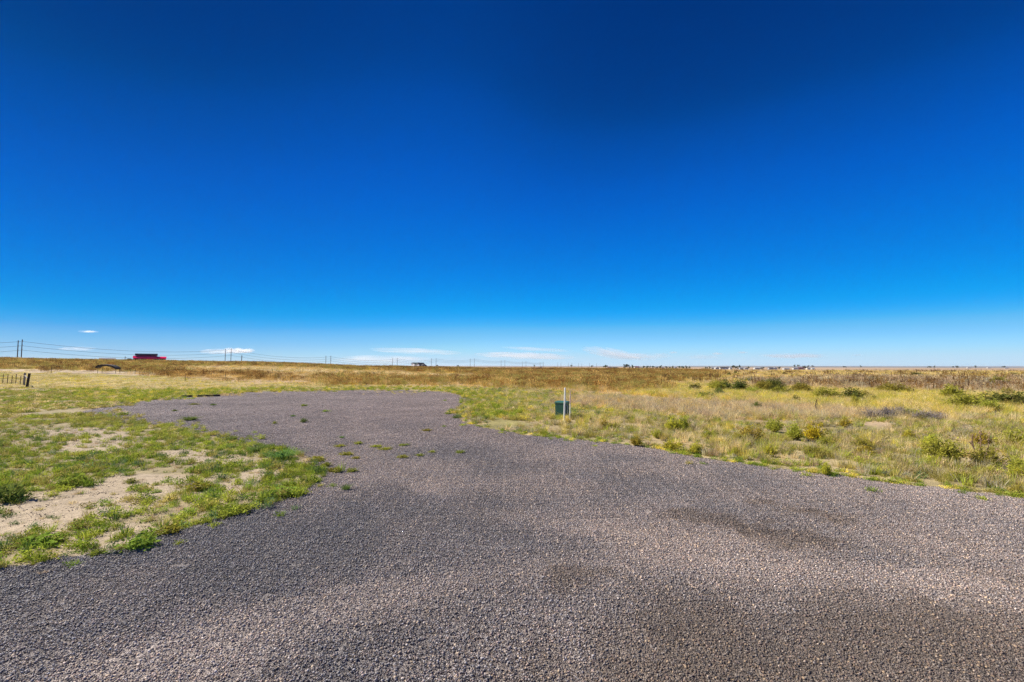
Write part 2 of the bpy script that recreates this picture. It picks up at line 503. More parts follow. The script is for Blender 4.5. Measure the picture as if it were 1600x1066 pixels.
# driveway: its own sheet, level with the bed
brown_streaks = [gp(p) for p in (
    [(1035, 796), (1070, 793), (1160, 812), (1240, 828), (1305, 842), (1300, 852), (1230, 848), (1130, 826), (1040, 804)],
    [(1150, 782), (1230, 790), (1320, 806), (1310, 812), (1220, 798), (1150, 788)],
    [(1440, 878), (1520, 886), (1600, 900), (1700, 922), (1700, 940), (1600, 915), (1500, 896), (1440, 884)],
    [(865, 900), (900, 885), (925, 895), (905, 915), (875, 918)],
    [(720, 975), (760, 985), (800, 1010), (770, 1015), (730, 995)])]
def drive_cols(x, y):
    """pink-grey dust, blue-grey loose stone and damp brown fines, where each lies on the drive"""
    e = -sdf_poly(x, y, drive_poly)
    n_ = fbm(x, y, 2.4, 61, 4)
    def path(pts, wdt):
        q = gp(pts); d = np.full(x.shape, 1e9)
        for (x0, y0), (x1, y1) in zip(q[:-1], q[1:]):
            dx, dy = x1 - x0, y1 - y0; t_ = np.clip(((x - x0) * dx + (y - y0) * dy) / (dx * dx + dy * dy), 0, 1)
            d = np.minimum(d, np.hypot(x - x0 - t_ * dx, y - y0 - t_ * dy))
        return np.exp(-((d + (fbm(x, y, 1.5, 68, 3) - .5) * .9) / wdt) ** 2)
    track = np.clip(path([(60, 1100), (420, 985), (700, 905), (980, 868), (1260, 885), (1750, 900)], .42) + .8 * path([(560, 650), (600, 740), (760, 800), (1050, 838), (1500, 850)], .38)
                    + .6 * path([(450, 650), (560, 760), (640, 830), (560, 930), (200, 1060)], .32), 0, 1) * .55
    blue = np.clip(sstep(.36, .66, n_) * .65 + .22 + .45 * sstep(-.3, -3.0, x) * sstep(8, 4.5, y) - .85 * track, 0, 1)
    c = np.array([.345, .298, .268])[None] * (1 - blue[:, None]) + np.array([.195, .188, .192])[None] * blue[:, None]
    # brown fines to the lower right
    bq = sdf_poly(x, y, gp([(640, 1150), (960, 1060), (1050, 960), (1250, 935), (1450, 930), (1600, 960), (1900, 1000), (1900, 1300), (640, 1300)]))
    br = sstep(.5, -.5, bq + (fbm(x, y, 1.3, 63, 3) - .5) * 1.4) * .95
    c = c * (1 - br[:, None]) + br[:, None] * np.array([.165, .137, .114])
    for p in brown_streaks:
        s = sstep(.16, -.14, sdf_poly(x, y, p) + (fbm(x, y, .45, 64, 4, .7) - .5) * .8) * .55
        c = c * (1 - s[:, None]) + s[:, None] * np.array([.140, .106, .075])
    far = sstep(8, 20, y)[:, None]
    c = c * (1 - far) + far * (np.array([.325, .272, .246]) * (.8 + .4 * fbm(x, y * 2, 3, 66, 4))[:, None])
    c = c * (.82 + .36 * fbm(x, y, .8, 65, 3))[:, None]
    fines = np.clip(br * .8 + track * 1.1 + (1 - blue) * .25, 0, 1)
    return c, fines
def drive_h(x, y):
    c, _ = drive_cols(x, y)
    return H0(x, y) + Hdrive(x, y) - 0.009 - .16 * sstep(.05, .6, drive_sd(x, y)), c * np.array([1.1, 1.04, 1.0])
xs = sinh_axis(-45, 45, 7.0, 620); ys = sinh_axis(-30, 44, 8.0, 520, c=5.0)
me = grid_mesh('gravel_driveway', xs, ys, drive_h, keep=lambda x, y: drive_sd(x, y) < 0.9)
m, nt, out = new_mat('driveway_fines')
b = N(nt, 'ShaderNodeBsdfPrincipled'); b.inputs['Roughness'].default_value = .85; b.inputs['Specular IOR Level'].default_value = .25
at = N(nt, 'ShaderNodeAttribute', attribute_name='tint'); geo = N(nt, 'ShaderNodeNewGeometry')
v1 = N(nt, 'ShaderNodeTexVoronoi'); v1.inputs['Scale'].default_value = 105
v2 = N(nt, 'ShaderNodeTexVoronoi'); v2.inputs['Scale'].default_value = 38
nt.links.new(geo.outputs['Position'], v1.inputs['Vector']); nt.links.new(geo.outputs['Position'], v2.inputs['Vector'])
sx = N(nt, 'ShaderNodeSeparateColor'); nt.links.new(v1.outputs['Color'], sx.inputs[0])
sx2 = N(nt, 'ShaderNodeSeparateColor'); nt.links.new(v2.outputs['Color'], sx2.inputs[0])
ad = N(nt, 'ShaderNodeMath', operation='ADD'); nt.links.new(sx.outputs[0], ad.inputs[0]); nt.links.new(sx2.outputs[0], ad.inputs[1])
mr = N(nt, 'ShaderNodeMapRange'); mr.inputs['From Max'].default_value = 2.0; mr.inputs['To Min'].default_value = .35; mr.inputs['To Max'].default_value = 1.75
nt.links.new(ad.outputs[0], mr.inputs['Value'])
sc = N(nt, 'ShaderNodeVectorMath', operation='SCALE'); nt.links.new(at.outputs['Color'], sc.inputs[0]); nt.links.new(mr.outputs[0], sc.inputs['Scale'])
nt.links.new(sc.outputs[0], b.inputs['Base Color'])
bp = N(nt, 'ShaderNodeBump'); bp.inputs['Strength'].default_value = 1; bp.inputs['Distance'].default_value = .012; bp.invert = True
nt.links.new(v1.outputs['Distance'], bp.inputs['Height']); nt.links.new(bp.outputs[0], b.inputs['Normal'])
nt.links.new(b.outputs[0], out.inputs[0])
me.materials.append(m)
g = bpy.data.objects.new('driveway', me); COL.objects.link(g); tag(g, kind='structure')

# ------------------------------------------------------------------ scattering (stuff only)
def scatter(name, protos, pts, rots, scls, idx, cols, label, cat):
    src = bpy.data.collections.new(name + '_kinds')
    for i, p in enumerate(protos):
        o = bpy.data.objects.new('%s_kind_%02d' % (name, i), p); src.objects.link(o)
    n = len(pts)
    me = bpy.data.meshes.new(name)
    me.vertices.add(n); me.vertices.foreach_set('co', np.asarray(pts, np.float32).ravel())
    a = me.attributes.new('rot', 'FLOAT_VECTOR', 'POINT'); a.data.foreach_set('vector', np.asarray(rots, np.float32).ravel())
    a = me.attributes.new('scl', 'FLOAT_VECTOR', 'POINT'); a.data.foreach_set('vector', np.asarray(scls, np.float32).ravel())
    a = me.attributes.new('idx', 'INT', 'POINT'); a.data.foreach_set('value', np.asarray(idx, np.int32))
    a = me.attributes.new('col', 'FLOAT_COLOR', 'POINT'); a.data.foreach_set('color', np.c_[cols, np.ones(n)].astype(np.float32).ravel())
    o = bpy.data.objects.new(name, me); COL.objects.link(o)
    ng = bpy.data.node_groups.new(name, 'GeometryNodeTree')
    ng.interface.new_socket('Geometry', in_out='INPUT', socket_type='NodeSocketGeometry')
    ng.interface.new_socket('Geometry', in_out='OUTPUT', socket_type='NodeSocketGeometry')
    gi, go = ng.nodes.new('NodeGroupInput'), ng.nodes.new('NodeGroupOutput')
    ci = ng.nodes.new('GeometryNodeCollectionInfo')
    ci.inputs['Collection'].default_value = src
    ci.inputs['Separate Children'].default_value = True; ci.inputs['Reset Children'].default_value = True
    ip = ng.nodes.new('GeometryNodeInstanceOnPoints'); ip.inputs['Pick Instance'].default_value = True
    def na(nm, dt):
        q = ng.nodes.new('GeometryNodeInputNamedAttribute'); q.data_type = dt; q.inputs['Name'].default_value = nm
        return [s for s in q.outputs if s.enabled and s.name == 'Attribute'][0]
    ng.links.new(gi.outputs[0], ip.inputs['Points']); ng.links.new(ci.outputs[0], ip.inputs['Instance'])
    ng.links.new(na('idx', 'INT'), ip.inputs['Instance Index'])
    ng.links.new(na('rot', 'FLOAT_VECTOR'), ip.inputs['Rotation'])
    ng.links.new(na('scl', 'FLOAT_VECTOR'), ip.inputs['Scale'])
    ng.links.new(ip.outputs[0], go.inputs[0])
    md = o.modifiers.new('scatter', 'NODES'); md.node_group = ng
    tag(o, label, cat, kind='stuff')
    return o

# ---- loose stones
t = (1 + 5 ** .5) / 2
ICO_V = np.array([(-1, t, 0), (1, t, 0), (-1, -t, 0), (1, -t, 0), (0, -1, t), (0, 1, t), (0, -1, -t), (0, 1, -t), (t, 0, -1), (t, 0, 1), (-t, 0, -1), (-t, 0, 1)], float)
ICO_V /= np.linalg.norm(ICO_V[0])
ICO_F = np.array([(0, 11, 5), (0, 5, 1), (0, 1, 7), (0, 7, 10), (0, 10, 11), (1, 5, 9), (5, 11, 4), (11, 10, 2), (10, 7, 6), (7, 1, 8),
                  (3, 9, 4), (3, 4, 2), (3, 2, 6), (3, 6, 8), (3, 8, 9), (4, 9, 5), (2, 4, 11), (6, 2, 10), (8, 6, 7), (9, 8, 1)])
m, nt, out = new_mat('loose_stone')
b = N(nt, 'ShaderNodeBsdfPrincipled'); b.inputs['Roughness'].default_value = .6; b.inputs['Specular IOR Level'].default_value = .35
a1 = N(nt, 'ShaderNodeAttribute', attribute_name='col', attribute_type='INSTANCER'); a2 = N(nt, 'ShaderNodeAttribute', attribute_name='stone')
mu = N(nt, 'ShaderNodeVectorMath', operation='MULTIPLY'); nt.links.new(a1.outputs['Color'], mu.inputs[0]); nt.links.new(a2.outputs['Color'], mu.inputs[1])
nt.links.new(mu.outputs[0], b.inputs['Base Color']); nt.links.new(b.outputs[0], out.inputs[0])
STONE = m
PATCH = 0.20
def stone_patch(k, dens, smin, smax):
    r = np.random.default_rng(100 + k)
    n = int(dens * PATCH * PATCH * 1.2)
    size = smin * (smax / smin) ** (r.random(n) ** 2.1)            # diameters
    pos = np.c_[(r.random((n, 2)) - .5) * PATCH * 1.2, r.random(n) * .006 - .002]
    v = ICO_V[None] * (1 + (r.random((n, 12, 1)) - .5) * .55) * (r.random((n, 1, 3)) * .7 + .65)
    v[:, :, 2] *= .75
    e = r.random((n, 3)) * 2 * np.pi
    ca, sa = np.cos(e), np.sin(e)
    def rot(v, c, s, i, j):
        a = v[:, :, i] * c[:, None] - v[:, :, j] * s[:, None]; b_ = v[:, :, i] * s[:, None] + v[:, :, j] * c[:, None]
        v = v.copy(); v[:, :, i] = a; v[:, :, j] = b_; return v
    v = rot(v, np.cos(e[:, 1] * .12), np.sin(e[:, 1] * .12), 1, 2); v = rot(v, ca[:, 0], sa[:, 0], 0, 1)
    v = v * (size / 2)[:, None, None] + pos[:, None, :]
    f = (ICO_F[None] + 12 * np.arange(n)[:, None, None]).reshape(-1)
    # stone kinds: grey, blue-black, pink granite, tan, pale quartz
    kinds = np.array([(1, 1, 1), (.48, .49, .54), (1.28, 1.08, 1.0), (1.45, 1.25, .95), (2.1, 2.0, 1.85), (.75, .7, .72), (1.1, 1.12, 1.18)])
    kk = r.choice(7, n, p=[.26, .17, .14, .09, .035, .19, .115])
    c = kinds[kk] * (.45 + 1.05 * r.random((n, 1)) ** 1.15)
    cc = np.repeat(c, 12, 0)
    me = np_mesh('stone_patch', v.reshape(-1, 3), f, np.full(n * 20, 3), {'stone': np.c_[cc, np.ones(len(cc))]})
    me.materials.append(STONE)
    return me
stone_protos = [stone_patch(k, 13500, .0045, .0185) for k in range(6)] + [stone_patch(10 + k, 6500,   .008, .022) for k in range(4)]
P = []
gxs = np.arange(-40, 30, PATCH); gys = np.arange(1.0, 44, PATCH)
gx, gy = np.meshgrid(gxs, gys); x = gx.ravel(); y = gy.ravel()
k = np.abs(x) < (y * 1.2 + 1.2)
x, y = x[k], y[k]
x = x + rng.normal(0, .02, len(x)); y = y + rng.normal(0, .02, len(y))
sd = sdf_poly(x, y, drive_poly) + (fbm(x, y, 1.6, 31, 3) - .5) * (0.25 + 1.0 * sstep(8, 30, y))
k = sd < 0.09
x, y = x[k], y[k]; n = len(x)
cc, fines = drive_cols(x + rng.normal(0, .09, n), y + rng.normal(0, .09, n))
_c2, fines = drive_cols(x, y); del _c2
z = H0(x, y) + Hdrive(x, y) - 0.004 - .007 * fines + .001
eps = .1
tx = (Hdrive(x + eps, y) - Hdrive(x - eps, y)) / (2 * eps); ty = (Hdrive(x, y + eps) - Hdrive(x, y - eps)) / (2 * eps)
# rotation only in quarter turns about z, then the tilt of the bed
q = rng.integers(0, 4, n) * (np.pi / 2)
sxl = tx * np.cos(q) + ty * np.sin(q); syl = -tx * np.sin(q) + ty * np.cos(q)
rots = np.c_[np.arctan(syl), -np.arctan(sxl), q + rng.normal(0, .06, n)]
idx = np.where(y < 10, rng.integers(0, 6, n), rng.integers(6, 10, n))
# odd pebbles lying on the bare soil left of the drive
stone_protos += [stone_patch(20 + k, 330, .004, .02) for k in range(4)]
px_, py_ = rng.uniform(-13, 0, 5200), rng.uniform(3.5, 15, 5200)
k = (drive_sd(px_, py_) > .02) & (fbm(px_, py_, .9, 88, 3) > .42); px_, py_ = px_[k], py_[k]; m_ = len(px_)
x, y, z = np.r_[x, px_], np.r_[y, py_], np.r_[z, H(px_, py_) + .002]
rots = np.r_[rots, np.c_[np.zeros((m_, 2)), rng.uniform(0, 6.28, m_)]]; idx = np.r_[idx, rng.integers(10, 14, m_)]
cc = np.r_[cc, np.tile([.22, .17, .13], (m_, 1))]; n = len(x)
scatter('gravel', stone_protos, np.c_[x, y, z], rots, np.ones((n, 3)), idx, cc * np.array([1.10, 1.07, 1.05]),
        'loose grey and pink crushed stone covering the driveway', 'gravel')
print('stone patches', n)

# ------------------------------------------------------------------ plants
def blades(r, n, spread, h0, h1, w, lean=.5, curl=.5, base=0.0, up=0.0):
    """n grass blades, each two quads and a tip"""
    a = r.random(n) * 2 * np.pi; rr = spread * np.sqrt(r.random(n))
    bx, by = rr * np.cos(a), rr * np.sin(a)
    h = h0 + (h1 - h0) * r.random(n)
    la = a + r.normal(0, .8, n); ln = lean * r.random(n) * h
    dx, dy = np.cos(la) * ln, np.sin(la) * ln
    wa = r.random(n) * np.pi; wx, wy = np.cos(wa) * w / 2, np.sin(wa) * w / 2
    V = []
    for t, ww in ((0, 1.0), (.45, .9), (.8, .55)):
        cx = bx + dx * (t ** (1 + curl)); cy = by + dy * (t ** (1 + curl)); cz = base + h * t * (1 - .15 * t * lean)
        V.append(np.c_[cx - wx * ww, cy - wy * ww, cz]); V.append(np.c_[cx + wx * ww, cy + wy * ww, cz])
    V.append(np.c_[bx + dx, by + dy, base + h * (1 - .15 * lean)])
    V = np.stack(V, 1)
    F4 = np.array([0, 1, 3, 2, 2, 3, 5, 4, 4, 5, 6])
    f = (F4[None] + 7 * np.arange(n)[:, None]).ravel(); lt = np.tile([4, 4, 3], n)
    return V.reshape(-1, 3), f, lt, np.repeat(r.random(n), 7)

def leaves(r, centers, size, flat=.5):
    """small diamond leaves at the given points"""
    n = len(centers)
    a = r.random(n) * 2 * np.pi; el = r.normal(.35, .5, n)
    d = np.c_[np.cos(a) * np.cos(el), np.sin(a) * np.cos(el), np.sin(el)]
    s = np.cross(d, r.normal(0, 1, (n, 3)) * [1, 1, flat] + [0, 0, 1]); s /= np.linalg.norm(s, axis=1)[:, None] + 1e-9
    L = size * (.6 + .8 * r.random(n))[:, None]
    V = np.stack([centers, centers + d * L * .5 + s * L * .28, centers + d * L, centers + d * L * .5 - s * L * .28], 1)
    f = np.arange(4 * n); return V.reshape(-1, 3), f, np.full(n, 4), np.repeat(r.random(n), 4)

def join(parts):
    V, Fc, L, A = [], [], [], []; o = 0
    for v, f, l, a in parts:
        V.append(v); Fc.append(f + o); L.append(l); A.append(a); o += len(v)
    return np.concatenate(V), np.concatenate(Fc), np.concatenate(L), np.concatenate(A)

def plant_mesh(name, parts, mat):
    v, f, l, a = join(parts)
    me = np_mesh(name, v, f, l, {'v': a}); me.materials.append(mat); return me

FOL = foliage_mat('scattered_foliage', True)
def proto_grass(k, n=46, spread=.05, h0=.05, h1=.16, w=.005, lean=.9):
    r = np.random.default_rng(300 + k)
    return plant_mesh('grass_tuft', [blades(r, n, spread, h0, h1, w, lean)], FOL)
def proto_leafy(k, n=150, rad=.11, hh=.09, size=.022):
    r = np.random.default_rng(400 + k)
    c = r.normal(0, .5, (n, 3)); c[:, 2] = np.abs(c[:, 2]); nn = np.linalg.norm(c, axis=1)[:, None]
    c = c / nn * (r.random((n, 1)) ** .5)
    c = c * [rad, rad, hh]; c[:, :2] *= (1 + .35 * np.sin(np.arctan2(c[:, 1], c[:, 0]) * 3 + k))[:, None]
    return plant_mesh('leafy_weed', [leaves(r, c, size), blades(r, 14, rad * .5, hh * .6, hh * 1.5, .004, 1.2)], FOL)
def proto_dry(k, n=60, spread=.10, h0=.15, h1=.42, w=.005):
    r = np.random.default_rng(500 + k)
    return plant_mesh('dry_grass', [blades(r, n, spread, h0, h1, w, .75)], FOL)
def proto_stalks(k, n=26, spread=.55, h0=.35, h1=.8):
    """a square metre of upright seed-headed weeds"""
    r = np.random.default_rng(600 + k)
    bl = blades(r, n, spread, h0, h1, .012, .18)
    a = r.random(n * 9); base = r.random((n, 2)) * 2 - 1
    tips = bl[0].reshape(n, 7, 3)[:, 6, :]; mid = bl[0].reshape(n, 7, 3)[:, 4, :]
    cs = (mid[:, None, :] + (tips - mid)[:, None, :] * r.random((n, 9, 1)) + r.normal(0, .02, (n, 9, 3))).reshape(-1, 3)
    return plant_mesh('weed_stalks', [bl, leaves(r, cs, .055), blades(r, 40, spread, .12, .35, .012, .6)], FOL)
def proto_turf(k, n=150, spread=.6, h0=.10, h1=.34, w=.012):
    r = np.random.default_rng(700 + k)
    return plant_mesh('grass_patch', [blades(r, n, spread, h0, h1, w, .7)], FOL)

def proto_spire(k, n=7, spread=.7):
    r = np.random.default_rng(800 + k)
    bl = blades(r, n, spread, .75, 1.2, .035, .10)
    B = bl[0].reshape(n, 7, 3); mid, tip = B[:, 2, :], B[:, 6, :]
    cs = (mid[:, None, :] + (tip - mid)[:, None, :] * r.random((n, 34, 1)) + r.normal(0, .026, (n, 34, 3)) * [1, 1, .5]).reshape(-1, 3)
    return plant_mesh('seed_spires', [bl, leaves(r, cs, .07)], FOL)
SPIRE = [proto_spire(k) for k in range(4)]
G_TUFT = [proto_grass(k) for k in range(4)]
LEAFY = [proto_leafy(k) for k in range(5)]
DRY = [proto_dry(k) for k in range(4)]
STALK = [proto_stalks(k) for k in range(5)]
TURF = [proto_turf(k) for k in range(5)]

GREEN = np.array([.25, .34, .04]); LGREEN = np.array([.42, .46, .06]); DGREEN = np.array([.10, .17, .04]); BGREEN = np.array([.17, .25, .10])
OLIVE = np.array([.47, .40, .11]); STRAW = np.array([.82, .65, .34]); YEL = np.array([.78, .64, .11]); GREY = np.array([.52, .46, .30])
BROWN = np.array([.38, .22, .065]); DBROWN = np.array([.15, .085, .04]); PURP = np.array([.58, .42, .26]); RUST = np.array([.40, .20, .05]); GOLD = np.array([.78, .54, .18])

acc = {}
def emit(kindname, x, y, scl, cols, np_, tall=1.0, sink=0.01):
    n = len(x)
    if n == 0: return
    z = np.maximum(H(x, y) - sink, np.where(drive_sd(x, y) < .1, H0(x, y) + Hdrive(x, y) - .008, -99))
    r = np.c_[rng.normal(0, .08, n), rng.normal(0, .08, n), rng.random(n) * 6.283]
    s = np.c_[scl, scl, scl * tall * (0.75 + .5 * rng.random(n))]
    acc.setdefault(kindname, []).append((np.c_[x, y, z], r, s, rng.integers(0, np_, n), cols))

def pick(n, pal, p):
    pal = np.array(pal); k = rng.choice(len(pal), n, p=np.array(p) / sum(p))
    return pal[k] * (.75 + .5 * rng.random((n, 1)))

def wedge(n, y0, y1, umin=-1.35, umax=1.35):
    """points spread evenly over the ground between two distances"""
    y = np.sqrt(y0 ** 2 + (y1 ** 2 - y0 ** 2) * rng.random(n)); u = umin + (umax - umin) * rng.random(n)
    return u * y, y
def wedge_n(dens, y0, y1, umin=-1.35, umax=1.35):
    return int(dens * (umax - umin) * (y1 ** 2 - y0 ** 2) / 2)

def fill(dens, y0, y1, fn, umin=-1.2, umax=1.2):
    x, y = wedge(wedge_n(dens, y0, y1, umin, umax), y0, y1, umin, umax)
    sd = drive_sd(x, y); k = (sd > 0.03) | (rng.random(len(sd)) < .10 * np.exp(sd / .35)) | ((x < -6) & (y > 12) & (rng.random(len(sd)) < .55 * np.exp(sd / 1.6)))
    x, y, sd = x[k], y[k], sd[k]
    j = np.clip(y * .035, .25, 4)
    fn(x, y, zone_of(x + rng.normal(0, 1, len(x)) * j * .6, y + rng.normal(0, 1, len(x)) * j), sd)

def near_fn(x, y, z, sd):
    n = len(x); rnd = rng.random(n)
    lush = .5 * fbm(x, y, .8, 201, 4, .7) + .5 * fbm(x, y, 2.6, 207, 3) + .09 * (sstep(.7, .1, sd))       # weeds crowd the driveway edge
    # left weeds
    L = (z == ZI['left_weeds']); S = (z == ZI['bare_soil'])
    k = (L & (rnd < .12 + sstep(.36, .54, lush) * .78)) | (S & (rnd < .55 * sstep(.43, .56, fbm(x, y, .7, 209, 3))))
    tone = fbm(x, y, 2.5, 202, 2)
    c = pick(n, [GREEN, LGREEN, DGREEN, OLIVE, BGREEN], [4, 4.5, .7, 2.6, 1])
    c = c * (1 - .5 * sstep(9, 18, y)[:, None]) + OLIVE * 1.1 * .5 * sstep(9, 18, y)[:, None]
    c = c * (1 + .5 * (tone[:, None] - .5))
    kk = k & (rng.random(n) < .72); emit('leafy', x[kk], y[kk], .5 + .7 * rng.random(kk.sum()), c[kk], 5)
    kk = k & ~kk; emit('tuft', x[kk], y[kk], .6 + .6 * rng.random(kk.sum()), c[kk], 4)
    k = (L & (rnd > .66)) | (S & (rnd > .82))
    emit('tuft', x[k], y[k], .3 + .5 * rng.random(k.sum()), pick(k.sum(), [STRAW, OLIVE, GREY, GREEN, PURP], [2, 3, 2, 2, 2]), 4, .6)
    k = S & (rnd < .07); emit('leafy', x[k], y[k], .3 + .4 * rng.random(k.sum()), pick(k.sum(), [OLIVE, BGREEN, GREEN], [1, 1, 1]), 5)
    k = (S | L) & (rng.random(n) < .16)
    emit('tuft', x[k], y[k], .22 + .3 * rng.random(k.sum()), pick(k.sum(), [PURP * .6, GREY * .6, STRAW, DBROWN], [2, 2, 2, 1]), 4, .35)
    # right verge
    Rn = (z == ZI['right_near']) | (z == ZI['right_tan'])
    bare = fbm(x, y * 1.6, 1.5, 203, 3)
    k = Rn & (sd > .28) & (rnd < sstep(.31, .49, bare) * .85)
    kk = k & (rng.random(n) < .45)
    emit('tuft', x[kk], y[kk], .7 + .8 * rng.random(kk.sum()), pick(kk.sum(), [OLIVE, STRAW, GREY, LGREEN, PURP], [4.5, 2, 2, 2.5, .8]), 4, 1.0)
    kk2 = k & ~kk & (rng.random(n) < .45)
    emit('dry', x[kk2], y[kk2], .34 + .40 * rng.random(kk2.sum()), pick(kk2.sum(), [STRAW, GREY, OLIVE, PURP, OLIVE * .6, LGREEN], [2, 1.4, 4, 1, 2, 1]), 4, .9)
    kk3 = k & ~kk & ~kk2
    emit('leafy', x[kk3], y[kk3], .6 + .7 * rng.random(kk3.sum()), pick(kk3.sum(), [OLIVE, LGREEN, GREY, BGREEN], [3, 2, 2, 2]), 5, .8)
    tuf = Rn & (sd > .7) & (fbm(x, y, 1.1, 211, 2) > .60) & (rng.random(n) < .15)
    emit('dry', x[tuf], y[tuf], .5 + .4 * rng.random(tuf.sum()), pick(tuf.sum(), [YEL, LGREEN, STRAW, GOLD], [2.5, 1, 4, 1]), 4, 1.05)
    # green fringe along the right edge
    k = Rn & (sd < .5) & (rnd > .15)
    emit('leafy', x[k], y[k], .5 + .5 * rng.random(k.sum()), pick(k.sum(), [GREEN, LGREEN, YEL * 1.2, OLIVE], [3, 3, 1.3, 1]), 5, .8)

def mid_fn(x, y, z, sd):
    n = len(x); rnd = rng.random(n)
    t = fbm(x, y * 1.5, 4, 204, 3)
    def put(zones, prob, pal, p, kindname, npk, s0, s1, tall=1.0, mod=None):
        k = np.isin(z, [ZI[q] for q in zones]) & (rng.random(n) < prob * (mod if mod is not None else 1))
        emit(kindname, x[k], y[k], s0 + (s1 - s0) * rng.random(k.sum()), pick(k.sum(), pal, p), npk, tall)
    put(['left_weeds'], .7, [GREEN, OLIVE, LGREEN, STRAW], [1.6, 4, 1.5, 1.5], 'leafy', 5, 1.0, 2.2, .7, sstep(.3, .55, t))
    put(['green_strip'], .65, [GREEN, LGREEN, OLIVE, YEL, STRAW], [1.3, 3, 3, 2.2, 1.5], 'leafy', 5, 1.0, 2.0, .9, .35 + .65 * sstep(.35, .6, t))
    put(['green_strip'], .35, [GREEN, LGREEN, YEL], [2, 3, 1], 'tuft', 4, 1.2, 2.0, .9)
    put(['right_near'], .6, [OLIVE, STRAW, LGREEN, GREY, YEL, PURP], [3.5, 3, 2, 2, .6, 1], 'dry', 4, .5, .85, .85, sstep(.28, .50, t))
    put(['right_near'], .35, [OLIVE, LGREEN, YEL, BGREEN], [2, 3, 1.5, 1], 'leafy', 5, 1.2, 2.4, .8)
    put(['right_tan'], .9, [STRAW, PURP, GREY, GOLD, OLIVE], [3, 3, 2, 1, 1], 'dry', 4, .7, 1.15, .9)
    put(['right_yellow'], .9, [YEL, LGREEN, OLIVE, STRAW, GOLD], [4, 1.2, 1, 3, 1], 'dry', 4, .7, 1.25, .95)
    put(['right_stalks'], .5, [PURP, STRAW, GREY], [3, 3, 1], 'dry', 4, .8, 1.3, 1.0)
    put(['left_yellow', 'tan_strip'], .55, [STRAW, YEL, OLIVE], [3, 1.5, 1], 'dry', 4, .4, .7, .7)
    put(['brown'], .7, [BROWN, OLIVE, GOLD, STRAW], [2, 3, 2, 1], 'dry', 4, .8, 1.4, 1.0)

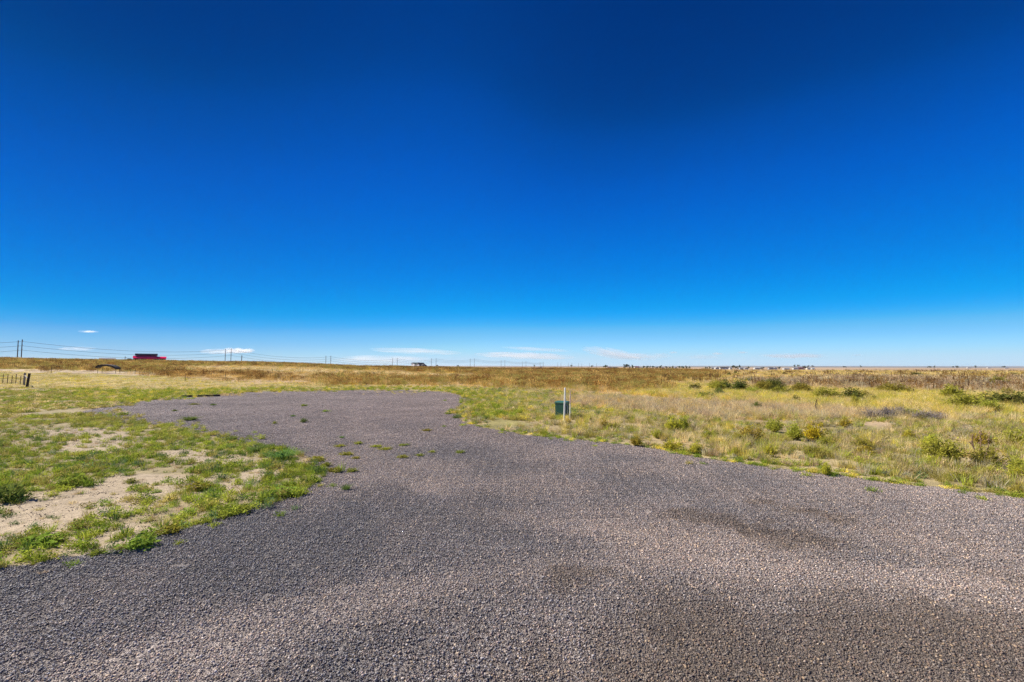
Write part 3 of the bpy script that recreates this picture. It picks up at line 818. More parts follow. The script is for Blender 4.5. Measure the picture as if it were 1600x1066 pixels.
def far_fn(x, y, z, sd):
    n = len(x)
    t = fbm(x, y * 2.2, 11, 205, 3); t2 = fbm(x, y, 5, 206, 3)
    grow = 1 + np.clip((y - 40) / 140, 0, 1) * .6
    def put(zones, prob, pal, p, kindname, npk, s0, s1, tall=1.0, mod=None):
        k = np.isin(z, [ZI[q] for q in zones]) & (rng.random(n) < prob * (mod if mod is not None else 1))
        s = (s0 + (s1 - s0) * rng.random(k.sum())) * grow[k]
        emit(kindname, x[k], y[k], s, pick(k.sum(), pal, p), npk, tall / 1.2)
    put(['brown'], .75, [BROWN, DBROWN, RUST, OLIVE, GOLD], [3, 1.0, 1.2, 3, 2.2], 'stalk', 5, .8, 1.2, 1.0, .45 + .55 * sstep(.35, .6, t))
    put(['brown'], .9, [BROWN, DBROWN, RUST], [3, 2, 2], 'stalk', 5, .8, 1.1, 1.0, sstep(95, 150, y + (t2 - .5) * 60) * sstep(-.1, 0, y - 80))
    put(['brown'], .8, [OLIVE, GOLD, YEL, BROWN, STRAW], [3, 2.6, 1.6, 1.6, 1.5], 'turf', 5, .8, 1.3, 1.0)
    put(['left_brown'], .8, [BROWN, DBROWN, GOLD, RUST], [4, 2, 2, 1], 'stalk', 5, .6, .95, .8, sstep(.40, .56, t2))
    put(['left_brown'], .6, [GOLD, STRAW, BROWN], [2, 2, 2], 'turf', 5, .7, 1.1, .9)
    put(['left_crest'], .85, [OLIVE, BROWN, DBROWN, GOLD, RUST], [3, 2.5, 1.6, 1.5, 1], 'stalk', 5, .6, 1.0, .8, .35 + .65 * sstep(.4, .55, t2))
    put(['left_crest'], .5, [OLIVE, GOLD, STRAW, DBROWN], [4, 1.5, 1, 1], 'turf', 5, .8, 1.3, .9)
    put(['left_straw', 'straw'], .5, [STRAW, GOLD, PURP, OLIVE], [4, 3, 1, .8], 'turf', 5, .7, 1.2, .8)
    put(['left_straw', 'straw'], .12, [BROWN, OLIVE], [1, 1], 'stalk', 5, .4, .6, .7)
    put(['tan_strip', 'pale_strip'], .22, [STRAW, PURP, GREY], [3, 1.5, 1.5], 'turf', 5, .5, .8, .5)
    put(['left_yellow'], .45, [YEL, STRAW, OLIVE, LGREEN], [2, 3, 2, .8], 'turf', 5, .6, 1.0, .5)
    put(['right_stalks'], .40, [DBROWN, PURP, BROWN, GREY, STRAW], [1, 3, 2, 2, 2], 'stalk', 5, .75, 1.1, 1.15, .25 + .75 * sstep(.4, .55, t2))
    put(['right_stalks'], .20, [DBROWN, BROWN * .8, PURP * .5], [2, 2, 1.5], 'spire', 4, .6, 1.0, 1.0, sstep(.42, .60, t))
    put(['right_field'], .05, [DBROWN, BROWN * .7], [2, 1], 'spire', 4, .6, .9, 1.0, sstep(.5, .6, t2))
    put(['left_crest', 'left_brown'], .16, [DBROWN, OLIVE * .5, BROWN * .7], [2, 2, 1], 'spire', 4, .5, .8, .8, sstep(.42, .55, t2))
    put(['right_stalks'], .7, [STRAW, PURP, GOLD], [2, 1, 1], 'turf', 5, .8, 1.2, 1.0)
    put(['right_field'], .55, [GOLD, STRAW, YEL, OLIVE, PURP], [2.5, 3, 2, 1.2, 1], 'turf', 5, .8, 1.4, .9)
    put(['right_field'], .12, [DBROWN, BROWN], [1, 1], 'stalk', 5, .5, .8, .9, sstep(.5, .62, t2))
    put(['right_yellow'], .4, [YEL, LGREEN, STRAW], [4, 1, 2], 'turf', 5, .7, 1.1, 1.0)
    put(['green_strip'], .4, [GREEN, LGREEN, OLIVE, YEL, STRAW], [1, 2, 1, 1.5, 1], 'turf', 5, .5, .8, .5)
    put(['far'], .35, [GOLD, STRAW, OLIVE], [3, 3, 1], 'turf', 5, .8, 1.2, .8)

fill(75, 3.0, 9, near_fn)
fill(60, 9, 18, near_fn)
fill(22, 16.5, 34, mid_fn)
fill(9, 34, 52, mid_fn)
fill(2.6, 28, 75, far_fn)
fill(1.0, 75, 185, far_fn)
fill(.10, 185, 420, far_fn)
for nm, protos, lab, cat in (
        ('leafy', LEAFY, 'low leafy green weeds spreading over the bare soil and verges', 'weeds'),
        ('tuft', G_TUFT, 'short mixed green and dry grass tufts beside the driveway', 'grass'),
        ('dry', DRY, 'knee high dry straw and olive prairie grass', 'grass'),
        ('stalk', STALK, 'brown seed headed weed stalks in the open field', 'weeds'),
        ('spire', SPIRE, 'dark brown upright seed spires standing in the fields', 'weeds'),
        ('turf', TURF, 'golden and tan prairie grass covering the distant field', 'grass')):
    A = [np.concatenate([q[i] for q in acc[nm]]) for i in range(5)]
    print(nm, len(A[0]))
    scatter({'leafy': 'low_weeds', 'tuft': 'short_grass', 'dry': 'dry_grass', 'stalk': 'weed_stalks', 'spire': 'seed_spires', 'turf': 'prairie_grass'}[nm], protos, *A, lab, cat)

# ================================================================== THINGS
ORD = ['', 'first', 'second', 'third', 'fourth', 'fifth', 'sixth', 'seventh', 'eighth', 'ninth', 'tenth', 'eleventh', 'twelfth',
       'thirteenth', 'fourteenth', 'fifteenth', 'sixteenth', 'seventeenth', 'eighteenth', 'nineteenth', 'twentieth',
       'twenty-first', 'twenty-second', 'twenty-third', 'twenty-fourth', 'twenty-fifth', 'twenty-sixth', 'twenty-seventh',
       'twenty-eighth', 'twenty-ninth', 'thirtieth', 'thirty-first', 'thirty-second', 'thirty-third', 'thirty-fourth', 'thirty-fifth', 'thirty-sixth',
       'thirty-seventh', 'thirty-eighth', 'thirty-ninth', 'fortieth']
def place(px, py):
    p = ground(px, py); X_, Y_ = np.array([p.x]), np.array([p.y]); z1 = float(H(X_, Y_)[0])
    if sdf_poly(X_, Y_, drive_poly)[0] < .15: z1 = max(z1, float((H0(X_, Y_) + Hdrive(X_, Y_))[0]) - .004)
    p.z = z1; return p
def mesh_obj(name, me, parent=None):
    o = bpy.data.objects.new(name, me); COL.objects.link(o); o.parent = parent; return o

M_WOOD = paint('weathered_wood', (.30, .25, .20), .9, .35, 14, bump=.4)
M_DARKWOOD = paint('dark_wood', (.055, .04, .032), .9, .3, 12, bump=.3)
M_POLE = paint('pole_wood', (.085, .075, .075), .9, .15, 2)
M_WIRE = paint('cable', (.10, .11, .13), .5, .05)
M_STEEL = paint('galvanised_steel', (.35, .35, .35), .45, .1, 8, metal=.8)
M_RUSTY = paint('rusty_steel', (.12, .07, .045), .85, .3, 20)

# ------------------------------------------------------------------ green utility pedestal and its marker posts
P0 = place(878.5, 653.5)
M_GREEN = paint('green_enamel', (.028, .105, .062), .5, .18, 9, spec=.5)
M_GREEN_LID = paint('green_enamel_lid', (.045, .14, .09), .4, .12, 9, spec=.5)
M_CONC = paint('pad_concrete', (.38, .35, .31), .9, .2, 10, bump=.3)
ub = empty('utility_box', P0, R(-30), 'dark green metal utility box standing in the grass behind two marker posts', 'utility box')
w, d, h = .205, .15, .56
MB().box(-w - .05, w + .05, -d - .05, d + .05, -.10, .03).build('base', M_CONC, ub, .008)
MB().box(-w, w, -d, d, .03, h - .06).build('body', M_GREEN, ub, .008)
lid = MB(); lid.prism([(-d - .018, h - .062), (d + .018, h - .062), (d + .018, h + .004), (d - .02, h + .022), (-d + .02, h + .004), (-d - .018, h - .02)], -w - .018, w + .018)
lid.build('lid', M_GREEN_LID, ub, .006)
dr = MB().box(-w + .025, w - .025, -d - .010, -d - .001, .07, h - .10).build('door', M_GREEN, ub, .003)
hs = MB().box(w - .075, w - .045, -d - .026, -d - .011, .25, .33); hs.tube([(w - .06, -d - .03, .27), (w - .06, -d - .03, .235)], .012); hs.build('latch', M_STEEL, dr)
cd = MB(); cd.tube([(w + .022, -d + .06, -.02), (w + .022, -d + .06, .42), (w + .005, -d + .06, .45)], .017, 10)
cd.build('conduit', paint('grey_plastic', (.30, .33, .34), .5), ub)

def marker(px, py, top, half, mat, capm, lean_x, label, tall_cap):
    p = place(px, py); hh = (py - top) * p.y / F
    t = empty('marker_post', p, R(8), label, 'marker post', ry=lean_x)
    MB().tube([(0, 0, -.15), (0, 0, hh - tall_cap)], half, 14).build('shaft', mat, t)
    MB().tube([(0, 0, hh - tall_cap), (0, 0, hh - .01), (0, 0, hh)], [half * 1.12, half * 1.12, half * .8], 14).build('cap', capm, t)
M_WHITE = paint('white_fibreglass', (.90, .88, .80), .5, .05)
M_PINK = paint('faded_pink', (.72, .50, .44), .6, .1)
marker(881.5, 660.5, 607, .026, M_WHITE, M_WHITE, .03, 'tall white marker post standing right in front of the green utility box', .05)
marker(890.3, 655.5, 612.5, .015, M_WHITE, M_PINK, .025, 'thinner white marker post with pinkish top at right corner of green box', .42)

# ------------------------------------------------------------------ fence at the left edge
FL = place(42, 606)
fence = empty('wire_fence', FL, 0, 'old wire fence ending in two leaning wooden posts, at the far left', 'fence')
def fpost(px, yb, yt, r, mat, name, lean, square=False):
    p = place(px, yb); hh = (yb - yt) * p.y / F; q = p - FL
    mb = MB()
    if square:
        mb.tube([(q.x, q.y, q.z - .2), (q.x + lean * .5, q.y, q.z + hh * .5), (q.x + lean, q.y, q.z + hh)], [r * 1.08, r, r * .95], 10)
    else:
        mb.tube([(q.x, q.y, q.z - .2), (q.x + lean, q.y, q.z + hh)], r, 6)
    o = mb.build(name, mat, fence); return q, hh, lean
q1 = fpost(41.6, 606, 583.5, .085, M_DARKWOOD, 'corner_post', .17, True)
q2 = fpost(37.2, 602, 582.5, .075, M_WOOD, 'corner_post', .05, True)
ends = [q1, q2]
for px_, yb_, yt_ in ((31.5, 601, 587), (24.3, 600, 584.5), (18.0, 600, 587), (11.2, 600, 585), (4.0, 599.5, 585.5), (-4, 599.5, 585), (-14, 599, 585), (-30, 599, 584)):
    ends.append(fpost(px_, yb_, yt_, .026, M_RUSTY, 'line_post', .03))
for k in range(5):
    f = .18 + .19 * k
    mb = MB(); mb.tube([(q.x + ln * f, q.y, q.z + hh * f) for q, hh, ln in ends[1:]], .007, 5); mb.build('wire', M_RUSTY, fence)
mb = MB(); a_, b_ = ends[0], ends[1]
mb.tube([(b_[0].x + .05, b_[0].y, b_[0].z + b_[1] * .78), (a_[0].x + .1, a_[0].y, a_[0].z + a_[1] * .6)], .045, 8); mb.build('brace', M_WOOD, fence)

STAKES = [(80, 584, 574, 'in the dry grass right of the wooden fence corner'), (211, 585, 576.5, 'standing alone right of the curved field shelter'),
          (225, 584.5, 577, 'second from left beyond the shelter, in the pale strip'), (289, 597, 583, 'tallest of the thin stakes, above the dark timber'),
          (352, 592, 582, 'rightmost of the thin stakes before the brown weeds')]
for px_, yb_, yt_, lb in STAKES:
    p = place(px_, yb_); hh = (yb_ - yt_) * p.y / F
    mb = MB().box(-.02, .02, -.006, .006, -.2, hh); mb.box(-.005, .005, .006, .03, -.2, hh)
    o = mb.build('steel_stake', M_RUSTY); o.location = p; o.rotation_euler = (0, .03, .3)
    tag(o, 'thin rusty stake ' + lb, 'stake', 'thin steel stakes in the left field')

# ------------------------------------------------------------------ curved field shelter
a_, b_ = place(151, 583.5), place(188, 583.5)
S0 = (a_ + b_) / 2; Ls = (b_ - a_).length; k_ = S0.y / F
sh = empty('field_shelter', S0, 0, 'low curved black canopy on thin legs in the field left of the red barn', 'shelter')
prof = [(-Ls / 2 - 2 * k_, 10.5), (-Ls / 2 + 1 * k_, 12.8), (-Ls / 4, 13.9), (0, 13.6), (Ls / 4, 12.4), (Ls / 2 - 3 * k_, 10.6), (Ls / 2, 8.6)]
mb = MB(); vs = []
for (x_, z_) in prof: vs += [(x_, -.4, z_ * k_), (x_, .4, (z_ + .2) * k_), (x_, .4, (z_ - 2.2) * k_), (x_, -.4, (z_ - 2.4) * k_)]
fs = [(0, 1, 2, 3), tuple(range(4 * len(prof) - 4, 4 * len(prof)))[::-1]]
for i in range(len(prof) - 1):
    for j in range(4): fs.append((4 * i + j, 4 * i + (j + 1) % 4, 4 * i + 4 + (j + 1) % 4, 4 * i + 4 + j))
mb.add(vs, fs).build('canopy', paint('black_sheet', (.03, .026, .026), .7, .2), sh)
for x_, hz in ((-Ls / 2 + .1, 10.5), (Ls / 2 - .12, 6.6)):
    for y_ in (-.34, .34):
        MB().tube([(x_ + (.12 if x_ > 0 else 0), y_, -.2), (x_, y_, hz * k_)], .022, 6).build('leg', M_DARKWOOD, sh)

# ------------------------------------------------------------------ dark timber at the far edge of the drive
a_, b_ = place(283, 620.3), place(344, 618.8)
tm = empty('timber', (a_ + b_) / 2, math.atan2(b_.y - a_.y, b_.x - a_.x), 'long dark timber lying at the far left edge of the gravel', 'timber')
L_ = (b_ - a_).length
mb = MB(); mb.box(-L_ / 2, L_ / 2, -.08, .08, -.03, .11); o = mb.build('timber_beam', M_DARKWOOD, tm, .012)
for s_ in (-1, 1): MB().tube([(s_ * (L_ / 2 - .2), 0, .10), (s_ * (L_ / 2 - .2), 0, .135)], .02, 8).build('spike', M_RUSTY, tm)

# ------------------------------------------------------------------ bare stick in the right field
p = place(1275, 646); hh = 22 * p.y / F
mb = MB(); mb.tube([(0, 0, -.1), (.01, 0, hh * .35), (-.012, 0, hh * .6), (.05, 0, hh)], [.022, .019, .017, .012], 7)
mb.tube([(-.005, 0, hh * .55), (.09, .02, hh * .72)], [.009, .005], 5); mb.tube([(.02, 0, hh * .82), (-.05, 0, hh * .93)], [.007, .004], 5)
o = mb.build('dead_stick', M_DARKWOOD); o.location = p
tag(o, 'bare dark crooked stick standing in the tan grass on the right', 'stick')

# ------------------------------------------------------------------ power line
def pole_depth(px): return min(490.0 / max(.2 - (px - 800) / F, .12), 2900.0)
def power_pole(px, ytop, arms, label, group='wooden power poles', D=None, r=None):
    D = D or pole_depth(px)
    r = r or .34 + .00016 * max(D - 500, 0)
    top = at_depth(px, ytop, D); gz = float(H0(np.array([top.x]), np.array([D]))[0])
    lean = .05 * (800 - px) / 800 * 0
    t = empty('power_pole', (top.x, D, gz), R(-12), label, 'power pole', group)
    hh = top.z - gz
    MB().tube([(0, 0, -1), (0, 0, hh)], [r * 1.15, r * .8], 9).build('pole', M_POLE, t)
    for k in range(arms):
        z_ = hh - .9 - 3.6 * k
        c_ = MB().box(-.3, .9, -.1, .1, z_ - .09, z_ + .09).build('crossarm', M_POLE, t)
        MB().tube([(.8, 0, z_ - .09), (.8, 0, z_ - .8)], .09, 7).build('insulator', M_STEEL, c_)
    return top, hh
PAIRS = [(28.5, 34.8, 532, 530.5), (352.3, 361.3, 545.5, 544.5), (509.3, 517.0, 556, 556), (613.6, 620.8, 559.5, 559.5),
         (674.0, 681.4, 560, 560), (734.8, 741.2, 560.3, 560.3), (783, 788.8, 563, 563), (816.3, 821.8, 565, 565), (843.8, 849, 566, 566)]
tops = []
for i, (xa, xb, ya, yb) in enumerate(PAIRS):
    wh = 'pair of power poles counted from the left'
    ta, _ = power_pole(xa, ya, 3, 'left pole of the %s %s' % (ORD[i + 1], wh))
    tb, _ = power_pole(xb, yb, 3, 'right pole of the %s %s' % (ORD[i + 1], wh), D=pole_depth(xa) * 1.004)
    tops.append(tb)
for i, x_ in enumerate((871.5, 876.5, 888, 893.5, 904, 909, 921, 932)):
    power_pole(x_, 566.6 + i * .15, 1, 'tiny distant power pole near the horizon centre, %s from left' % ORD[i + 1], 'distant power poles', D=2300, r=.5)
power_pole(377.8, 555.3, 1, 'short single pole on the ridge right of the second pole pair', D=420, r=.3)
power_pole(195.6, 556.8, 1, 'short pole with crossarm between grey shed and red barn', D=330, r=.16)
first = at_depth(-330, 498, 250)
for k in range(3):
    mb = MB()
    nodes = [first - Vector((0, 0, 3.6 * k))] + [t_ - Vector((0, 0, .9 + 3.6 * k + .8)) for t_ in tops]
    path = []
    for a_, b_ in zip(nodes[:-1], nodes[1:]):
        n_ = 14
        for j in range(n_):
            s_ = j / n_; q = a_.lerp(b_, s_); q.z -= 4 * 5.5 * s_ * (1 - s_); path.append(q)
    path.append(nodes[-1])
    mb.tube(path, [.09 + .00010 * max(q.y - 300, 0) for q in path], 5)
    o = mb.build('power_cable', M_WIRE); tag(o, ['topmost', 'middle', 'lowest'][k] + ' of the three cables strung along the power poles', 'cable', 'power cables')

# ------------------------------------------------------------------ buildings
M_WIN = paint('window_glass', (.03, .04, .05), .1, .05, spec=.6)
M_TRIM = paint('white_trim', (.75, .74, .70), .6, .05)
def wallmat(n, c): return paint(n, c, .75, .10, 1.5)
WM = {'white': wallmat('white_siding', (.50, .48, .44)), 'bright': wallmat('bright_white_siding', (.88, .87, .84)), 'cream': wallmat('cream_siding', (.66, .58, .46)), 'grey': wallmat('grey_siding', (.42, .43, .45)),
      'pink': wallmat('pale_pink_siding', (.66, .46, .42)), 'brick': wallmat('brick_wall', (.36, .14, .10)), 'tan': wallmat('tan_siding', (.5, .42, .32)),
      'dark': wallmat('dark_siding', (.07, .065, .08)), 'blue': wallmat('dark_blue_siding', (.03, .06, .12))}
RM = {'dark': paint('dark_shingle', (.06, .055, .06), .85, .2, 2), 'red': paint('dark_red_shingle', (.16, .05, .05), .8, .2, 2), 'grey': paint('grey_shingle', (.22, .22, .24), .8, .2, 2),
      'green': paint('green_grey_shingle', (.10, .13, .11), .8, .2, 2), 'white': paint('pale_metal_roof', (.42, .42, .41), .5, .08, 2)}
def block(t, x0, x1, y0, y1, h, rh, wall, roof, gable='x', z0=-1.0, windows=3, door=False):
    """one wing: walls with gables, a pitched roof with eaves, windows in frames"""
    xm, ym = (x0 + x1) / 2, (y0 + y1) / 2
    mb = MB()
    if gable == 'x':      # ridge runs along x
        mb.prism([(y0, z0), (y1, z0), (y1, h), (ym, h + rh), (y0, h)], x0, x1)
        w_ = mb.build('wall', wall, t)
        e = .45; s_ = rh / (ym - y0)
        r_ = MB().prism([(y0 - e, h - e * s_ + .05), (ym, h + rh + .05), (y1 + e, h - e * s_ + .05), (y1 + e, h - e * s_ + .3), (ym, h + rh + .32), (y0 - e, h - e * s_ + .3)], x0 - e, x1 + e).build('roof', roof, t)
    else:                 # gable faces the camera
        mb.add([(x0, y0, z0), (x1, y0, z0), (x1, y0, h), (xm, y0, h + rh), (x0, y0, h), (x0, y1, z0), (x1, y1, z0), (x1, y1, h), (xm, y1, h + rh), (x0, y1, h)],
               [(0, 1, 2, 3, 4), (9, 8, 7, 6, 5), (0, 5, 6, 1), (1, 6, 7, 2), (2, 7, 8, 3), (3, 8, 9, 4), (4, 9, 5, 0)])
        w_ = mb.build('wall', wall, t)
        e = .45; s_ = rh / (xm - x0); o_ = []
        pr = [(x0 - e, h - e * s_ + .05), (xm, h + rh + .05), (x1 + e, h - e * s_ + .05), (x1 + e, h - e * s_ + .3), (xm, h + rh + .32), (x0 - e, h - e * s_ + .3)]
        v_ = [(a, y0 - e, b) for a, b in pr] + [(a, y1 + e, b) for a, b in pr]
        r_ = MB().add(v_, [(0, 1, 2, 3, 4, 5), (11, 10, 9, 8, 7, 6)] + [(i, i + 6, (i + 1) % 6 + 6, (i + 1) % 6) for i in range(6)]).build('roof', roof, t)
    for i in range(windows):
        cx = x0 + (x1 - x0) * (i + .5) / windows
        zc = min(1.6, h * .55)
        f_ = MB(); ww, wh = .75, .65
        for (a, b, c, d_) in ((-ww, ww, wh - .1, wh), (-ww, ww, -wh, -wh + .1), (-ww, -ww + .1, -wh + .1, wh - .1), (ww - .1, ww, -wh + .1, wh - .1)):
            f_.box(cx + a, cx + b, y0 - .10, y0 - .003, zc + c, zc + d_)
        fo = f_.build('window', M_TRIM, t)
        MB().box(cx - ww + .1, cx + ww - .1, y0 - .05, y0 - .006, zc - wh + .1, zc + wh - .1).build('pane', M_WIN, fo)
    if door:
        cx = x1 - (x1 - x0) * .18
        MB().box(cx - 1.2, cx + 1.2, y0 - .09, y0 - .002, .0, 2.2).build('garage_door', M_TRIM, t)
    return w_, r_
def site(px, D, sink=0.0):
    q = at_depth(px, 575, D); return Vector((q.x, D, float(H0(np.array([q.x]), np.array([D]))[0]) - sink))

# red barn with raised dark roof
D = 300.0; p = site(233.5, D)
barn = empty('red_barn', p, -math.atan((233.5 - 800) / F), 'bright red barn with dark raised roof standing on the ridge at left', 'barn')
k_ = D / F * .80
M_RED = paint('red_metal_siding', (.75, .015, .08), .8, .08, 1, spec=.05)
M_REDROOF = paint('red_metal_roof', (.88, .016, .12), .95, .06, 1, spec=.02)
M_NAVY = paint('navy_metal', (.018, .02, .05), .9, .1, 1, spec=.05)
ztop = at_depth(233, 552.5, D).z - p.z; zmid = at_depth(233, 556.2, D).z - p.z; zeav = at_depth(233, 559.9, D).z - p.z
x0, xm_, x1 = -26.3 * k_, 12 * k_, 26.5 * k_
MB().box(x0 + .3, x1 - .3, 0, 9, -.5, zeav - .1).build('lower_wall', M_NAVY, barn)
rl = MB(); rl.prism([(-.6, zeav - .12), (9.6, zeav - .12), (9.6, zeav + .05), (6.5, zmid), (2.0, zmid), (-.6, zeav + .05)], x0, xm_)
rl.prism([(-.6, zeav - .12), (9.6, zeav - .12), (9.6, zeav + .05), (6.5, zmid - .35), (2.0, zmid - .35), (-.6, zeav + .05)], xm_ + .002, x1).build('lower_roof', M_REDROOF, barn)
MB().box(x0 + 1.6, xm_ - .5, 2.5, 6.2, zmid - .02, zmid + .25).build('upper_wall', M_RED, barn)
MB().prism([(1.9, zmid + .2), (6.8, zmid + .2), (6.8, ztop - .5), (4.35, ztop), (1.9, ztop - .5)], x0 + .9, xm_ + .1).build('upper_roof', M_NAVY, barn)
dd = MB().box(-1.6, 1.6, -.08, -.003, -.4, zeav - .3).build('barn_door', M_RED, barn)
MB().box(1.1, 1.3, -.14, -.085, .5, .9).build('handle', M_STEEL, dd)
for x_ in (-8, -5, 4.5, 7.8):
    f_ = MB().box(x_ - .5, x_ + .5, -.07, -.003, zeav - 1.2, zeav - .5).build('window', M_TRIM, barn)
    MB().box(x_ - .4, x_ + .4, -.09, -.072, zeav - 1.12, zeav - .58).build('pane', M_WIN, f_)

# long low grey shed left of the barn
D = 320.0; k_ = D / F * .77; p = site(168, D)
sd_ = empty('grey_shed', p, R(39), 'long low grey roofed shed peeking over the ridge left of the red barn', 'shed')
zt = at_depth(168, 560.1, D).z - p.z
block(sd_, -13 * k_, 11 * k_, 0, 7, zt - 1.0, 1.0, WM['grey'], RM['grey'], 'x', windows=4)
D = 340.0; k_ = D / F; p = site(199.3, D)
hd = empty('small_hut', p, 0, 'tiny dark hut on the ridge just left of the red barn', 'hut')
zt = at_depth(199, 561.0, D).z - p.z
block(hd, -1.6 * k_, 1.6 * k_, 0, 2.5, zt - .7, .7, WM['dark'], RM['dark'], 'y', windows=1)

# white farmhouse on the centre-left skyline
D = 560.0; k_ = D / F; p = site(650, D)
fh = empty('farmhouse', p, R(-38), 'white two gabled farmhouse with dark blue wing beyond the brown field', 'house')
zt = at_depth(650, 566.8, D).z - p.z; zb = at_depth(650, 573.6, D).z - p.z
block(fh, -11 * k_, -4.2 * k_, 0, 8, zt - 1.5, 1.3, WM['bright'], RM['green'], 'y', windows=2, z0=min(zb, 0) - 1)
block(fh, -4.1 * k_, 1.2 * k_, 2, 9, zt - 1.9, 1.4, WM['bright'], RM['green'], 'x', windows=1, z0=min(zb, 0) - 1)
block(fh, 1.3 * k_, 5.0 * k_, 1, 9, zt - 1.8, 1.4, WM['bright'], RM['dark'], 'y', windows=1, z0=min(zb, 0) - 1)
block(fh, 5.1 * k_, 10.8 * k_, 2, 9, zt - 3.6, 1.9, WM['blue'], RM['dark'], 'x', windows=1, z0=min(zb, 0) - 1)
MB().box(-1.6, -.8, 5, 5.8, zt - 1.5, zt + .3).build('chimney', WM['brick'], fh)

# houses of the far settlement on the right of centre
HOUSES = [  # px, width px, height px, wall, roof, gable, description
    (953.5, 8.5, 3.6, 'white', 'red', 'y', 'white house with dark red roof, leftmost of the distant houses'),
    (961.5, 7.5, 2.6, 'dark', 'dark', 'x', 'dark low barn touching the leftmost distant white house'),
    (995.5, 7.5, 4.4, 'cream', 'red', 'x', 'cream house with dark red roof behind the long pink house'),
    (1000, 14, 2.3, 'pink', 'grey', 'x', 'long low pale pink house right of the big dark tree'),
    (1036, 4, 2.4, 'tan', 'dark', 'x', 'small tan house among the row of little trees'),
    (1056, 4, 3.2, 'white', 'grey', 'y', 'small white gabled house at the end of the tree row'),
    (1114, 5, 2.6, 'cream', 'grey', 'x', 'pale cream house, leftmost of the cluster right of the brown field'),
    (1121, 6, 3.4, 'white', 'white', 'y', 'white gabled house with pale roof beside dark roofed house'),
    (1130.5, 9.5, 3.6, 'white', 'dark', 'x', 'long white house under a dark roof in the distant cluster'),
    (1138, 5.5, 3.8, 'grey', 'dark', 'y', 'grey gabled house with dark roof in the distant cluster'),
    (1142.5, 3.4, 3.0, 'white', 'grey', 'x', 'small white house touching the dark green trees'),
    (1160, 7.5, 2.9, 'grey', 'grey', 'x', 'grey house between two groups of distant trees'),
    (1166.5, 5, 2.6, 'white', 'grey', 'y', 'small white house right of the grey distant house'),
    (1184, 9, 3.2, 'white', 'white', 'x', 'wide white house with pale roof standing apart from the cluster'),
    (1205.5, 7, 3.0, 'grey', 'dark', 'x', 'grey house with dark roof left of a white gable'),
    (1212, 5, 3.4, 'white', 'grey', 'y', 'white gabled house right of the grey dark roofed house'),
    (1229.5, 9, 2.3, 'white', 'white', 'x', 'very low white building alone in the far field'),
    (1244, 7.5, 2.8, 'white', 'grey', 'x', 'white house attached to the red brick house'),
    (1252.5, 9, 3.0, 'brick', 'red', 'x', 'red brick house with dark red roof in the far right cluster'),
    (1264, 5, 2.4, 'cream', 'grey', 'x', 'cream house just right of the red brick house'),
    (1271, 4, 2.2, 'white', 'white', 'x', 'last small white house on the right of the settlement')]
for px_, wp, hp, wl_, rf_, gb, lb in HOUSES:
    D = 1150 + 60 * math.sin(px_); k_ = D / F; p = site(px_, D)
    t_ = empty('house', p, R(4 * math.sin(px_ * 3)), lb, 'house', 'houses of the distant settlement')
    hh = hp * k_ * .8 + 1.0
    block(t_, -wp * k_ / 2, wp * k_ / 2, 0, 8, hh * .62, hh * .38, WM[wl_], RM[rf_], gb, windows=2 if wp < 6 else 3, door=wp > 7)
for px_, D, wp, hp, lb in ((845, 2400, 4, 2, 'tiny white farm building left of centre horizon poles'), (686, 1500, 4, 2, 'tiny pinkish building right of the white farmhouse'),
                         (1515, 3400, 6, 1.4, 'tiny white building on the right horizon'), (1546, 3400, 5, 1.2, 'tiny pale building farthest right on the horizon'),
                         (1573, 3000, 5, 1.2, 'tiny low white shed at the right edge of the horizon')):
    k_ = D / F; p = site(px_, D)
    t_ = empty('farm_building', p, 0, lb, 'building', 'scattered far farm buildings')
    block(t_, -wp * k_ / 2, wp * k_ / 2, 0, 10, hp * k_ * .7 + 1, hp * k_ * .3 + .5, WM['white' if px_ != 686 else 'pink'], RM['white'], 'x', windows=2)

# ------------------------------------------------------------------ trees
TREE_LEAF = foliage_mat('tree_leaf', False, (.055, .085, .035), .25, .3)
M_BARK = paint('bark', (.10, .075, .055), .9, .3, 3)
def tree_proto(k):
    r = np.random.default_rng(900 + k)
    cl = []
    for i in range(9):
        c = r.normal(0, .26, 3) * [1, 1, .7] + [0, 0, .62]; n_ = 90
        d = r.normal(0, 1, (n_, 3)); d /= np.linalg.norm(d, axis=1)[:, None]
        cl.append(c + d * (.20 * r.random((n_, 1)) ** .4) * [1, 1, .8])
    v, f, l, a = leaves(r, np.concatenate(cl), .10)
    cm = np_mesh('crown', v, f, l, {'v': a}); cm.materials.append(TREE_LEAF)
    mb = MB(); mb.tube([(0, 0, -.1), (.01, 0, .3), (0, .01, .6)], [.045, .035, .02], 7)
    for i in range(4):
        an = i * 1.6 + k; mb.tube([(0, 0, .28), (.12 * math.cos(an), .12 * math.sin(an), .45), (.24 * math.cos(an), .24 * math.sin(an), .62)], [.02, .014, .007], 5)
    t_ = empty('tree', (0, 0, 0)); mesh_obj('crown', cm, t_); mb.build('trunk', M_BARK, t_)
    return t_
protos = [tree_proto(k) for k in range(3)]; used = [False] * 3
def tree(i, px, D, wp, hp, label, group):
    k = i % 3
    if used[k]: t_ = copy_tree(protos[k])
    else: t_, used[k] = protos[k], True
    t_.location = site(px, D); s_ = hp * D / F * 1.15
    t_.scale = (wp * D / F, wp * D / F, s_); t_.rotation_euler = (0, 0, i * 1.7)
    tag(t_, label, 'tree', group)
